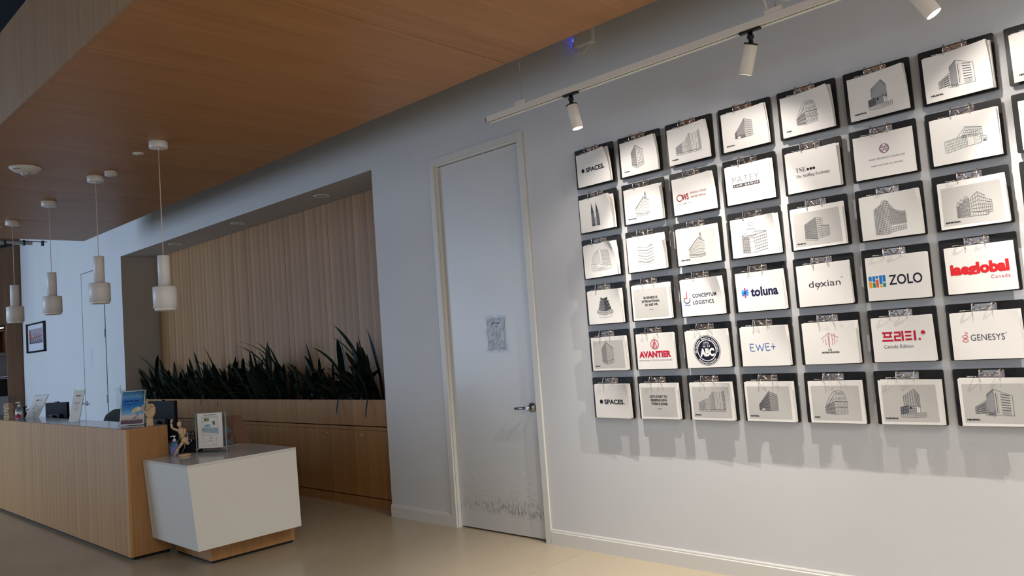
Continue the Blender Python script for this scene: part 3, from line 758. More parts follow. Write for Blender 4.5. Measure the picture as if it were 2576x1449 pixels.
for x in (-.122, .118): 
    q = box('acrylic_post', ACRYL, x-.002, x+.002, -.012, .03, 0, .31, t)
q = box('acrylic_back', ACRYL, -.12, .12, .028, .031, 0, .30, t)

# wooden hand model
HW = W_TOY
t = thing('wooden_hand', 'wooden hand figure with curled fingers standing at the counter corner', 'hand figure', (-3.10, -1.685, ZT), FACE)
m = MB(); m.lathe([(0, 0), (.027, 0), (.0265, .004), (.024, .03), (.0235, .055), (.02, .062), (0, .064)], n=24); m.build('wrist', HW, t)
m = MB(); L = []
for (z, rx, ry, cx) in ((.058, .016, .012, .002), (.068, .024, .015, .004), (.09, .036, .017, .006), (.115, .040, .017, .006), (.135, .038, .015, .008), (.15, .031, .012, .010), (.156, .02, .008, .010)):
    L.append([(cx+rx*math.cos(a), ry*math.sin(a), z) for a in [2*PI*i/20 for i in range(20)]])
vs = sum(L, []); fs = []
for i in range(len(L)-1):
    for k in range(20): fs.append((i*20+k, i*20+(k+1) % 20, (i+1)*20+(k+1) % 20, (i+1)*20+k))
fs += [tuple(range(19, -1, -1)), tuple(range(len(vs)-20, len(vs)))]
m.add(vs, fs, None, True); m.build('palm', HW, t)
def finger(pts, r):
    m = MB()
    for i in range(len(pts)-1): cone_limb(m, pts[i], pts[i+1], r*(1-.1*i), r*(.93-.1*i), 10)
    m.build('finger', HW, t)
finger([(.034, -.004, .145), (.03, -.02, .168), (.012, -.034, .158), (.008, -.036, .135)], .0085)
finger([(.02, -.006, .150), (.010, -.022, .166), (-.002, -.036, .150), (.0, -.036, .128)], .009)
finger([(.004, -.004, .152), (-.006, -.008, .172), (-.012, -.016, .150), (-.012, -.02, .128)], .009)
finger([(-.012, 0, .146), (-.016, -.004, .170), (-.018, -.006, .188), (-.020, -.006, .196)], .0085)
finger([(-.022, -.002, .098), (-.042, -.010, .120), (-.050, -.014, .145), (-.038, -.016, .165)], .010)
# second monitor at right, behind the counter end
t = thing('computer_monitor', 'large dark monitor seen from behind, right of the wooden hand', 'monitor', (-4.09, -1.20, .735), FACE-.62)
monitor(t, .44, .36, .02)
# green jacket over chair back
t = thing('office_chair', 'chair back with a dark grey-green jacket behind the counter', 'chair', (-7.12, -.55, 0), .5)
t.scale = (.95, .95, .93)
m = MB(); L = []
for (z, w) in ((.62, .2), (.72, .25), (.84, .25), (.93, .20), (.985, .10), (1.0, .03)):
    L.append([(w*math.cos(a), .045*math.sin(a)*(1.2 if z < .9 else .8), z+.01*math.sin(5*a)) for a in [2*PI*i/24 for i in range(24)]])
vs = sum(L, []); fs = []
for i in range(len(L)-1):
    for k in range(24): fs.append((i*24+k, i*24+(k+1) % 24, (i+1)*24+(k+1) % 24, (i+1)*24+k))
fs += [tuple(range(23, -1, -1)), tuple(range(len(vs)-24, len(vs)))]
m.add(vs, fs, None, True); m.build('backrest', noisy('jacket_cloth', (70, 80, 76), (44, 52, 50), 30, .8), t)
m = MB(); m.lathe([(0, .43), (.23, .43), (.25, .46), (.23, .50), (0, .51)], (0, .2, 0), 28); m.build('seat', C(40, 42, 46), t)
MB().tube([(0, .2, .06), (0, .2, .44)], .025, 12).tube([(0, .18, .45), (0, .02, .48), (0, .05, .7)], .02, 10).build('column', BLACK, t)
for k in range(5):
    a_ = 2*PI*k/5; MB().tube([(0, .2, .07), (.28*math.cos(a_), .2+.28*math.sin(a_), .05)], [.022, .015], 8).ell((.28*math.cos(a_), .2+.28*math.sin(a_), .027), (.024, .024, .027), 10).build('leg', BLACK, t)

# ================================================================== WHITE DESK OBJECTS
ZD = zt
t = thing('sanitizer_bottle', 'small blue pump bottle on the white desk beside the wooden mannequin', 'pump bottle', (-2.925, -1.575, ZD), FACE)
bottle(t, .92, BLU, mat('purple_label', (120, 130, 190), .4), mat('pump_white', (236, 236, 236), .4))
# mannequin, local x = image right, z up
t = thing('artist_mannequin', 'wooden artist mannequin with one arm raised on a round base on the white desk', 'mannequin', (-2.775, -1.565, ZD), FACE)
MB().lathe([(0, 0), (.044, 0), (.046, .004), (.046, .012), (.042, .016), (0, .016)], (.0, 0, 0), 30).build('base', W_TOY, t)
MB().tube([(-.018, 0, .015), (-.016, .0, .03), (.004, .004, .065), (.004, .004, .13)], .0016, 8).build('support_rod', STEEL, t)
MB().ell((-.030, 0, .245), (.016, .017, .023), 14, rot=Matrix.Rotation(.15, 3, 'Y')).tube([(-.024, 0, .226), (-.02, 0, .214)], .006, 10).build('head', W_TOY, t)
m = MB(); m.lathe([(0, -.038), (.012, -.036), (.018, -.015), (.026, .012), (.024, .026), (.012, .034), (0, .035)], (-.016, 0, .182), 20, axis=(-.18, 0, 1)); m.build('chest', W_TOY, t)
MB().ell((-.004, 0, .142), (.012, .012, .011), 12).build('waist', W_TOY, t)
m = MB(); m.lathe([(0, -.022), (.018, -.020), (.024, -.008), (.021, .012), (.012, .022), (0, .023)], (.004, 0, .122), 20); m.build('hips', W_TOY, t)
def limb(nm, *segs):
    m = MB()
    for (p, q, r0, r1) in segs: cone_limb(m, p, q, r0, r1)
    m.build(nm, W_TOY, t)
limb('raised_arm', ((-.038, 0, .195), (-.084, -.004, .218), .0095, .0085), ((-.084, -.004, .218), (-.088, -.008, .256), .0088, .007), ((-.088, -.008, .260), (-.076, -.01, .288), .008, .005))
limb('lowered_arm', ((.014, -.004, .208), (.014, -.012, .168), .0095, .008), ((.014, -.012, .168), (-.006, -.026, .150), .0082, .007), ((-.006, -.026, .150), (-.012, -.03, .140), .007, .005))
limb('stretched_leg', ((-.004, -.004, .108), (-.040, -.008, .062), .0125, .0095), ((-.040, -.008, .062), (-.070, -.012, .010), .0098, .006), ((-.070, -.012, .010), (-.071, -.028, .005), .007, .005))
limb('bent_leg', ((.014, .004, .108), (.020, .018, .088), .0125, .0105), ((.020, .018, .088), (.016, .06, .092), .0098, .006))
# organiser with scissors, pens
t = thing('desk_organizer', 'dark desk organizer full of pens on the white desk behind the mannequin', 'organizer', (-2.965, -1.445, ZD), FACE)
m = MB(); m.box(-.10, .09, -.04, .045, 0, .006)
for x in (-.10, -.036, .028, .088): m.box(x, x+.003, -.04, .045, .006, .082)
m.box(-.10, .091, -.04, -.037, .006, .075); m.box(-.10, .091, .042, .045, .006, .095); m.build('holder', NAVYB, t)
def pen(lab, x, y, tilt, h, c, r=.0045):
    o = MB().tube([(0, 0, 0), (0, 0, h*.8)], r, 10).tube([(0, 0, h*.8), (0, 0, h)], r*.8, 10).build('pen', c); tag(o, lab, 'pen', 'pens in the organizer')
    p = Vector((x, y, .008)); p.rotate(Matrix.Rotation(FACE, 3, 'Z')); o.location = Vector((-2.965, -1.445, ZD))+p; o.rotation_euler = (0, tilt, FACE)
pen('red marker standing in the dark organizer', .065, -.005, .03, .145, C(176, 30, 56), .007)
pen('orange pen standing at the right end of the organizer', .078, .02, .06, .13, C(220, 130, 70))
pen('white pen standing in the left part of the organizer', .0, -.01, -.05, .15, C(226, 226, 230))
pen('dark blue pen in the organizer beside the scissors', .045, .0, .02, .15, C(24, 34, 84))
pen('green pen at the left end of the organizer', -.06, .0, -.04, .14, C(40, 110, 70), .008)
pen('grey marker leaning right in the organizer', .05, .03, .12, .12, C(110, 106, 112), .007)
t = thing('scissors', 'scissors with black loop handles standing in the organizer', 'scissors', (-2.95, -1.432, ZD+.01), FACE)
for s in (-1, 1):
    m = MB(); m.tube([(s*.013+.012*math.cos(a), 0, .135+.019*math.sin(a)) for a in [2*PI*i/18 for i in range(18)]], .0035, 8, closed=True); m.tube([(s*.012, 0, .117), (s*.004, 0, .09)], .0038, 8); m.build('handle', BLACK, t)
m = MB(); m.box(-.006, .006, -.0012, .0012, 0, .095); m.build('blades', STEEL, t)
# evacuation plan stand
a = Art(216, 279)
a.text('Emergency Evacuation Plan', 56, 160, 262, 8, K, .03)
for y in (254, 249): a.line([(36, y), (182, y-1)], 1, C(120, 120, 124))
GL = C(110, 120, 130)
a.line([(36, 110), (180, 110), (180, 244), (36, 244), (36, 110)], 1.4, C(90, 92, 96))
a.rect(58, 214, 102, 240, C(126, 140, 84), 1); a.rect(66, 222, 72, 236, C(50, 80, 50), 2); a.text('MEETING', 76, 98, 225, 6, C(210, 214, 190), .02, 3)
a.rect(60, 168, 112, 190, C(150, 190, 216), 1); a.text('LOBBY', 76, 96, 175, 6, C(60, 90, 130), .02, 3)
a.poly([(38, 128), (178, 112), (178, 158), (120, 164), (60, 166), (38, 150)], C(164, 192, 204), 1)
a.rect(132, 186, 152, 214, C(110, 114, 118), 2)
r4 = random.Random(9)
for k in range(60):
    x, y = r4.uniform(42, 170), r4.uniform(124, 160); w, h = r4.uniform(4, 12), r4.uniform(4, 10)
    a.line([(x, y), (x+w, y), (x+w, y+h)], .8, r4.choice([GL, C(80, 100, 120), C(200, 214, 220)]), 3)
for k in range(22):
    x = 118+r4.uniform(0, 54); y = 168+r4.uniform(0, 70); a.line([(x, y), (x+5, y), (x+5, y-4)], .8, GL, 3)
for k in range(9): a.disc(*r4.choice([(48, 212), (52, 205), (124, 180), (136, 184), (148, 182), (160, 186), (44, 152), (54, 156), (150, 158)]), 3.2, C(40, 44, 54), 4, 10)
a.line([(50, 16), (160, 20), (160, 100), (50, 98), (50, 16)], 1.2, C(120, 122, 126))
a.line([(50, 98), (50, 98), (106, 99), (106, 90), (130, 94)], 1, GL); a.line([(82, 54), (116, 60)], 2.4, C(60, 60, 66)); a.disc(112, 78, 4, K, 2, 12)
for x, y, l in ((60, 50, 18), (122, 80, 22), (118, 48, 14), (116, 36, 20), (96, 30, 4), (146, 56, 4), (138, 24, 22)): a.line([(x, y), (x+l, y)], 1.4, C(120, 120, 126))
t = thing('evacuation_plan_stand', 'clear acrylic stand with printed evacuation plan on the white desk', 'sign', (-2.72, -1.375, ZD), FACE-.18)
MB().box(-.127, .127, -.0012, .0008, .0, .305).build('acrylic_panel', ACRYL, t)
MB().box(-.127, .127, .0045, .0075, .0, .305).build('acrylic_panel', ACRYL, t)
p = MB().box(-.11, .102, -.0022, -.0014, .035, .305).build('printed_sheet', PAPER, t)
a.build('printing', p, lambda x, y, L: (x/1000*.98-.11, -.0024-L*.00015, y/1000*.965+.035))
ed = MB()
for x in (-.128, .126): ed.box(x, x+.003, -.005, .008, 0, .306)
ed.box(-.128, .129, -.005, .008, .305, .308); ed.box(-.128, .129, -.005, .008, 0, .003); ed.build('acrylic_edges', ACEDGE, t)
for x in (-.115, .115): MB().tube([(x, -.03, .03), (x, .02, .03)], .004, 10).ell((x, -.006, .03), (.008, .004, .008), 10).build('standoff_screw', CHROME, t)
MB().box(-.128, .129, -.03, .05, -.0, .003).build('acrylic_foot', ACRYL, t)
# brown paper bag behind
t = thing('paper_bag', 'brown folded paper bag behind the evacuation plan stand', 'bag', (-3.12, -1.02, .735), FACE)
KR = mat('kraft_paper', (122, 88, 70), .8)
m = MB(); vs = [(-.10, -.03, 0), (.06, -.03, 0), (.15, .03, 0), (-.06, .05, 0), (-.085, -.02, .235), (.06, -.02, .245), (.085, .012, .235), (-.05, .02, .22), (.085, -.012, .12), (.03, -.045, .12)]
m.add(vs, [(0, 1, 9), (0, 9, 5, 4), (1, 8, 5, 9), (1, 2, 8), (8, 2, 6, 5), (2, 3, 7, 6), (3, 0, 4, 7), (3, 2, 1, 0)]); m.build('bag_body', KR, t)
MB().add([(-.10, -.0365, .004), (.035, -.0365, .004), (.028, -.047, .12), (.0, -.042, .15), (-.092, -.030, .18)], [(0, 1, 2, 3, 4)]).build('grey_side', C(118, 122, 130), t)

# ================================================================== PICTURE + SWITCHES + NOTICE
t = thing('framed_picture', 'black framed bridge and skyline picture on the white wall left of the far door', 'picture', (-12.62, 0, 2.10))
w, h = .565, .265
m = MB()
m.box(-w, w, -.03, -.001, h-.028, h); m.box(-w, w, -.03, -.001, -h, -h+.028); m.box(-w, -w+.07, -.03, -.001, -h, h); m.box(w-.07, w, -.03, -.001, -h, h); m.build('frame', BLACK, t, .003)
p = box('mat_board', C(206, 208, 216), -w+.06, w-.06, -.012, -.002, -h+.02, h-.02, t)
a = Art(); a.rect(0, 60, 800, 330, C(160, 150, 160), 0); a.poly([(0, 180), (0, 330), (70, 330), (150, 170), (800, 196), (800, 180), (0, 130)], C(150, 96, 86), 1)
a.rect(30, 60, 70, 330, C(140, 84, 76), 2)
for k in range(26): a.rect(20+k*30, 60, 38+k*30, 120+30*math.sin(k*1.7), C(60, 66, 92), 2)
for x, y in ((300, 236), (330, 250), (420, 262), (450, 230), (560, 220), (600, 226), (640, 210)): a.rect(x, 150, x+20, y, C(120, 104, 112), 2)
a.build('skyline_print', p, lambda x, y, L: (-.42+x/1000*1.03, -.0135-L*.0002, -.165+y/1000*.98))
for x, z, lab in ((-13.15, 1.12, 'white light switch plate on the white wall above the leaning notice'), (-8.66, 1.14, 'white light switch plate beside the niche corner')):
    t = thing('light_switch', lab, 'switch', (x, 0, z)); box('plate', C(220, 220, 222), -.06, .06, -.007, -.0005, -.06, .06, t, .002)
    box('rocker', C(226, 226, 226), -.018, .018, -.011, -.0072, -.032, .032, t)
t = thing('door_notice', 'sheet in a wrinkled clear sleeve taped on the nearer white door', 'notice', (-.905, .03, 1.352))
m = MB(); vs = []; N = 40
def slv(u, v, amp=.004): return ((u-.5)*.218+.004*math.sin(v*9), -.004-.0022*abs(noise.noise(Vector((u*16, v*9, 1.3))))*3, v*.283+.003*math.sin(u*5))
for i in range(N+1):
    for j in range(N+1): vs.append(slv(i/N, j/N))
m.add(vs, [(i*(N+1)+j, (i+1)*(N+1)+j, (i+1)*(N+1)+j+1, i*(N+1)+j+1) for i in range(N) for j in range(N)], None, True)
SL = glass('clear_sleeve', (236, 240, 244), .10)
m.build('plastic_sleeve', SL, t)
p = MB().box(-.092, .096, -.0022, -.001, .02, .262).build('printed_sheet', mat('aged_paper', (206, 207, 208), .6), t)
a = Art(188, 242); a.text('STAFF ONLY', 50, 146, 196, 13, K, .04); a.line([(84, 180), (112, 180)], 2.5, K); a.line([(36, 14), (66, 14)], 1.2, K); a.text('spaces.', 128, 164, 11, 6, K, .03)
a.build('printing', p, lambda x, y, L: (-.092+x/1000, -.0026-L*.0001, .02+y/1000))

# wireless access box with blue light and looped cable
t = thing('wireless_router', 'white wall-mounted router with blue light and looped white cable above the track rail', 'router', (.175, 0, 3.41))
box('case', mat('router_white', (214, 212, 208), .4), -.075, .085, -.045, -.001, -.05, .11, t, .008)
MB().tube([(-.085, -.02, .0), (-.085, -.02, .06)], .008, 10).build('status_light', mat('blue_led', (20, 40, 255), .4, emit=(.03, .07, 1), es=9), t)
cm = mat('white_cable', (216, 214, 210), .5)
MB().tube([(-.085+.0, -.03, .05), (-.09, -.035, .0), (-.075, -.035, -.045), (-.03, -.035, -.075), (.02, -.035, -.075), (.05, -.03, -.05)], .004, 8).build('cable', cm, t)
MB().tube([(-.085, -.03, .0), (-.08, -.04, -.06), (-.045, -.04, -.10), (.0, -.04, -.105), (.03, -.035, -.08), (.045, -.03, -.05)], .004, 8).build('cable', cm, t)

# ================================================================== TRACK LIGHTS
TY, TZ = -.5, 2.915
TRW = mat('track_white', (222, 219, 210), .4)
tr = thing('track_rail', 'long white lighting track hung on wires in front of the clipboard wall', 'track rail', (0, TY, TZ))
m = MB(); x0, x1 = -.31, 5.6
m.box(x0, x1, -.018, -.007, -.03, .0); m.box(x0, x1, .007, .018, -.03, .0); m.box(x0, x1, -.018, .018, 0, .006); m.box(x0, x0+.006, -.018, .018, -.03, 0)
m.build('rail', TRW, tr)
box('conductor_slot', BLACK, x0+.008, x1, -.0068, .0068, -.026, -.001, tr)
box('light_edge', mat('track_lip', (240, 238, 230), .3), x0+.003, x1, .0185, .0205, -.034, -.0, tr)
for x in (.0, 1.69, 3.4):
    box('hanger_clip', TRW, x-.045, x+.045, -.012, .012, .0065, .034, tr, .002)
    MB().tube([(x+.01, 0, .034), (x+.01, 0, 4.5-TZ)], .0012, 6).build('suspension_wire', STEEL, tr)
MB().tube([(1.66, 0, .03), (1.645, .0, .1), (1.61, 0, .2), (1.66, 0, .5), (1.75, 0, 1.58)], .005, 8).tube([(1.60, .03, .26), (1.66, .01, .12), (1.74, .0, .05), (1.80, .0, .04)], .004, 8).build('supply_cable', cm, tr)
HEADS = [(.405, (.16, .08, -1.0), 'white track spotlight nearest to the canopy, lamp mouth glowing'),
         (1.56, (-.40, .12, -1.0), 'white track spotlight turned left, in the middle of the rail'),
         (2.30, (.50, .10, -.95), 'white track spotlight at the top right photo edge, glowing mouth turned right'),
         (3.55, (-.50, .12, -1.0), 'unseen white track spotlight added for light on the clipboards, right of the photo edge, turned left')]  # last head is unseen, added to light the right-hand clipboard columns
for i, (x, d, lab) in enumerate(HEADS):
    d = Vector(d).normalized()
    t = thing('track_spotlight', lab, 'spotlight', (x, TY, TZ-.03), 0, 'track spotlights')
    box('adapter', BLACK, -.055, .055, -.012, .012, -.012, .0, t, .002)
    MB().lathe([(0, 0), (.012, 0), (.012, -.02), (.017, -.022), (.017, -.034), (.011, -.038), (.011, -.06), (0, -.062)], (0, 0, -.008), 20).build('swivel', BLACK, t)
    c0 = Vector((0, 0, -.068))
    R = .034
    MB().lathe([(0, -.001), (R*.95, 0), (R*1.02, .002), (R*1.02, .006), (0, .007)], c0, 32, axis=d).build('end_cap', BLACK, t)
    MB().lathe([(0, .008), (R-.001, .008), (R, .010), (R, .150), (R-.003, .152), (R-.004, .150), (R-.007, .120), (0, .119)], c0, 36, axis=d).build('housing', TRW, t)
    MB().lathe([(0, 0), (R-.008, 0), (R-.008, .002), (0, .002)], c0+d*.128, 32, axis=d).build('lens', mat('spot_lens_%d' % i, (255, 250, 235), .3, emit=(1, .95, .86), es=14), t)
    l = bpy.data.lights.new('spot', 'SPOT'); l.energy = [125, 115, 135, 135][i]; l.spot_size = math.radians(92); l.spot_blend = 1.0; l.shadow_soft_size = .006
    l.color = (1.0, .93, .85)
    lo = bpy.data.objects.new('spot_beam', l); COL.objects.link(lo); lo.parent = t; lo.location = c0+d*.155
    lo.rotation_euler = d.to_track_quat('-Z', 'Y').to_euler()
    l2 = bpy.data.lights.new('spill', 'SPOT'); l2.energy = 12; l2.spot_size = math.radians(165); l2.spot_blend = .5; l2.shadow_soft_size = .03; l2.color = (1.0, .92, .84)
    lo2 = bpy.data.objects.new('spot_spill', l2); COL.objects.link(lo2); lo2.parent = t; lo2.location = c0+d*.158; lo2.rotation_euler = lo.rotation_euler

# ================================================================== FAR LEFT
t = thing('timber_column', 'brown timber clad column and header at the left end of the white wall', 'column', (-13.52, 0, 0))
box('lower_cladding', W_FAR, -.045, 0, -.26, -.0, 0, 2.40, t)
box('middle_cladding', W_FAR, -.045, 0, -.70, 0, 2.404, 3.30, t); box('middle_cladding', W_FAR, -.045, 0, -2.4, -.704, 2.404, 3.30, t)
box('upper_cladding', W_FAR, -.05, .004, -2.4, 0, 3.305, 4.3, t)
t = thing('wall_shelf', 'brown open shelf under a strip light at the left photo edge', 'shelf', (-13.95, -.8, 1.9))
box('backing', W_FAR, -.5, -.46, -1.2, 1.66, -.02, .62, t); box('lower_backing', C(132, 124, 122), -.5, -.46, -1.2, 1.66, -.46, -.024, t)
for z in (-.02, .40): box('board', W_FAR, -.459, -.0, -1.2, 1.66, z, z+.02, t)
for y in (-.9, -.2, .25, .62, 1.1): box('divider', W_FAR, -.455, -.01, y, y+.02, .001, .40, t)
t = thing('strip_light', 'small glowing strip light above the far brown shelf', 'light', (-13.82, -.42, 2.36))
box('diffuser', mat('strip_glow', (255, 250, 240), .4, emit=(1, .97, .9), es=3), -.1, .1, -.16, .16, -.012, .0, t)
box('housing', C(120, 100, 90), -.11, .11, -.17, .17, .0005, .02, t)
t = tag(box('leaning_frame', C(176, 150, 136), -13.99, -13.97, -.42, -.30, 1.9205, 2.18), 'pale small frame standing on the far brown shelf', 'picture frame')
t = thing('dark_cabinet', 'black equipment cabinet below the far shelf at the left photo edge', 'cabinet', (-13.95, -.75, 0))
box('case', BLACK, -.4, 0, -.7, 1.6, 0, 1.40, t, .01); box('worktop', C(60, 46, 40), -.42, .02, -.72, 1.6, 1.405, 1.43, t)
t = tag(box('far_grey_panel', C(120, 118, 118), -13.5, -13.46, -.42, -.28, 0, 1.08), 'narrow grey panel standing before the timber column', 'panel')
t = thing('hanging_truss', 'light grey metal curtain rail with brackets under the far ceiling, beyond the canopy', 'ceiling rail', (-9.0, -1.0, 3.262))
box('beam', mat('rail_grey', (206, 212, 218), .4), -.02, .02, -2.2, .05, -.012, .03, t); box('upper_bar', C(120, 124, 130), -.02, .0, -.35, .24, .034, .044, t)
for y in (-.28, -.05, .18): box('bracket', C(70, 74, 82), -.03, .03, y-.012, y+.012, -.02, .05, t)
MB().tube([(0, -.2, -.02), (0.02, -.38, -.07)], .022, 8).build('joint_arm', C(60, 64, 70), t)
for y in (-1.8, .0): MB().tube([(0, y, .03), (0, y, 1.2)], .003, 6).build('suspension_rod', STEEL, t)

#CB0
# ================================================================== CLIPBOARD WALL
BW, BH = .3174, .264
PWm, PHm = .2794, .2159
NAV = C(28, 30, 74); RED = C(214, 40, 46); CRIM = C(196, 30, 62); GR = C(90, 90, 94); MID = C(120, 120, 122)
def city(a, s, w): a.text(s, 22, 22+w, 26, 6.5, K, .06); return a
def frame(a): a.rect(14, 14, 262, 192, GREYP, -1, 12); return a
def spaces():
    a = Art(); a.poly([(50+14*math.cos(PI/6+i*PI/3), 104+15*math.sin(PI/6+i*PI/3)) for i in range(6)], K); a.text('SPACES.', 74, 240, 90, 27, K, .035); return a
def lines3(ls, fr=True):
    a = Art(); frame(a) if fr else 0
    for (s, x0, x1, y) in ls: a.text(s, x0, x1, y, 13, C(50, 50, 54), .04)
    a.line([(124, 62), (154, 62)], 2.4, GR); return a
def london(fr=False, lab='LONDON.'):
    a = Art(); frame(a) if fr else 0
    a.fac([(84, 62), (122, 46), (122, 176), (84, 134)], 5, 7, 1, None, GR, win=MID); a.fac([(122, 46), (176, 62), (176, 138), (122, 176)], 5, 7, 1, None, K)
    a.line([(80, 136), (122, 182), (180, 142)], 2.2, K); a.fac([(84, 54), (122, 38), (122, 58), (84, 70)], 5, 1, 1.1); a.fac([(122, 38), (176, 54), (176, 72), (122, 58)], 5, 1, 1.1)
    return city(a, lab, 40)
def towers():
    a = Art()
    for x, h in ((108, 196), (150, 196)):
        a.fac([(x-12, 34), (x+14, 34), (x+12, 128), (x-10, 128)], 7, 12, 1.6, C(110, 112, 118)); a.fac([(x-9, 128), (x+10, 128), (x+6, 156), (x-5, 156)], 5, 4, 1.5, C(110, 112, 118)); a.poly([(x-5, 156), (x+6, 156), (x, h-10)], GR, 2)
    a.fac([(116, 34), (142, 34), (142, 88), (116, 88)], 3, 4, 1.2); return a
def archway():
    a = Art(); cs = [C(190, 120, 110), C(110, 150, 190), C(150, 150, 160), C(120, 170, 160)]
    a.fac([(60, 46), (112, 42), (112, 84), (60, 88)], 4, 3, 1, None, GR); a.fac([(172, 42), (232, 46), (232, 70), (172, 66)], 5, 1, 1, None, GR)
    for k in range(14):
        x = 76+k*4.6; top = 128+44*math.sin(min(1, k/12)*PI/2)
        a.line([(x, 86), (x, top)], 1, cs[k % 4])
    for k in range(12): a.line([(156, 74+k*8.4), (226, 72+k*8.2-(.5*k))], 1.4, cs[k % 4])
    for k in range(9): a.line([(156+k*8.8, 70), (156+k*8.8, 172-k*.8)], .9, MID)
    a.line([(74, 90), (76, 128), (92, 152), (140, 176), (222, 168), (230, 70)], 1.2, GR); a.fac([(112, 42), (168, 42), (168, 60), (112, 60)], 6, 2, 1); a.fac([(138, 76), (156, 76), (156, 184), (138, 180)], 1, 6, 1, PAPER, GR); return a
def stepped():
    a = Art(); y = 62
    for w, h in ((92, 20), (70, 18), (60, 18), (52, 16), (40, 18)):
        a.fac([(140-w*.75, y+8), (140, y-2), (140, y+h-2), (140-w*.72, y+h+6)], 7, 2, 1.6, C(150, 150, 152) if w < 90 else None); a.fac([(140, y-2), (140+w*.72, y+8), (140+w*.7, y+h+6), (140, y+h-2)], 6, 2, 1.8, C(90, 90, 94) if w < 90 else None); y += h+3
    a.fac([(90, 44), (140, 36), (140, 56), (90, 64)], 4, 1, 1); a.fac([(140, 36), (196, 48), (196, 66), (140, 56)], 4, 1, 1); return a
def melb(fr):
    a = Art(); frame(a) if fr else 0
    a.fac([(82, 52), (150, 46), (150, 148), (82, 86)], 11, 5, 1, None, GR); a.fac([(150, 46), (186, 52), (186, 124), (150, 148)], 5, 5, 1, None, GR)
    a.line([(78, 86), (150, 154), (190, 126)], 2.2, K); a.fac([(82, 42), (150, 38), (150, 52), (82, 58)], 6, 1, 1.3); a.fac([(150, 38), (190, 44), (190, 58), (150, 52)], 4, 1, 1.3)
    a.fac([(158, 144), (172, 140), (171, 166), (160, 168)], 2, 2, 1.2); a.poly([(160, 166), (171, 165), (166, 186)], GR, 2)
    return city(a, 'MELBOURNE.', 62)
def floors():
    a = Art()
    for k in range(6):
        y = 54+k*18; w = 66-2*k+(8 if k == 4 else 0)
        a.line([(138-w, y+10), (150, y-4), (150+w*.8, y+10)], 1.6, GR); a.line([(138-w, y+14), (150, y), (150+w*.8, y+14)], 1, MID)
        for j in range(7): a.line([(90+j*9, y+4-j), (90+j*9, y+16-j)], .9, MID); a.line([(154+j*8, y-2+j*1.6), (154+j*8, y+12+j*1.6)], .9, MID)
    a.line([(90, 156), (148, 190), (206, 150)], 1.2, GR); a.line([(148, 190), (148, 150)], 1, GR)
    for j in range(6): a.line([(156+j*8, 150), (156+j*8, 178-j*4)], 1, GR)
    a.fac([(80, 38), (214, 40), (214, 54), (80, 52)], 12, 1, 1); return a
def mumbai(fr):
    a = Art(); frame(a) if fr else 0
    a.fac([(54, 62), (96, 62), (96, 118), (54, 100)], 6, 3, 1.3, C(170, 170, 170), GR); a.fac([(96, 62), (128, 62), (128, 128), (96, 118)], 5, 2, 1, None, GR)
    a.fac([(128, 60), (146, 60), (146, 148), (128, 142)], 3, 9, 1, None, GR); a.fac([(146, 60), (160, 60), (160, 164), (146, 160)], 2, 10, 1.2); a.fac([(160, 60), (214, 60), (214, 160), (160, 156)], 3, 1, 1, None, GR)
    for k in range(5): a.line([(166+k*10, 64), (170+k*10, 90), (164+k*10, 112), (170+k*10, 150)], 1, MID)
    a.fac([(214, 60), (228, 62), (228, 168), (214, 164)], 2, 14, 1.2); a.fac([(54, 52), (228, 50), (228, 62), (54, 62)], 20, 1, 1)
    return city(a, 'MUMBAI.', 44)
def montreal(fr):
    a = Art(); frame(a) if fr else 0; ink = C(56, 54, 62)
    a.fac([(80, 62), (142, 60), (142, 164), (80, 92)], 14, 5, 1.8, C(150, 148, 150), ink); a.fac([(142, 60), (188, 62), (188, 146), (142, 164)], 9, 8, 1.4, None, ink)
    if not fr:
        for i, c in enumerate(((210, 170, 90), (150, 160, 200), (200, 130, 130), (220, 190, 120))): a.line([(104+i*12, 70), (104+i*12, 100+i*9)], 2, C(*c), 3)
    a.disc(104, 66, 12, PAPER if not fr else GREYP, 3, 20, 7); a.ring(104, 66, 12, 1.2, ink, 4, 20, ry=7)
    return city(a, 'MONTREAL.', 52)
def ornate():
    a = Art()
    a.fac([(66, 24), (110, 20), (110, 110), (66, 118)], 4, 6, 1.8, None, GR, win=MID); a.fac([(140, 20), (216, 34), (216, 128), (140, 118)], 6, 6, 1.8, None, GR); a.fac([(110, 20), (140, 20), (140, 112), (110, 112)], 1, 3, 1.2)
    for x in (88, 125): a.ring(x, 96, 12, 1.6, GR, 3, 14, 0, 180); 
    a.ring(125, 96, 8, 1.2, GR, 3, 14, 0, 180)
    a.fac([(96, 118), (150, 116), (146, 150), (102, 152)], 5, 2, 1.4, PAPER, GR); a.line([(92, 118), (156, 116)], 2.2, K); a.line([(98, 153), (152, 150)], 2, K)
    a.fac([(108, 152), (140, 150), (138, 172), (112, 174)], 3, 1, 1.4, None, GR); a.ring(125, 176, 15, 1.6, GR, 3, 14, 0, 180, 12); a.line([(64, 118), (96, 134)], 2, GR); a.line([(146, 136), (218, 130)], 2, GR); return a
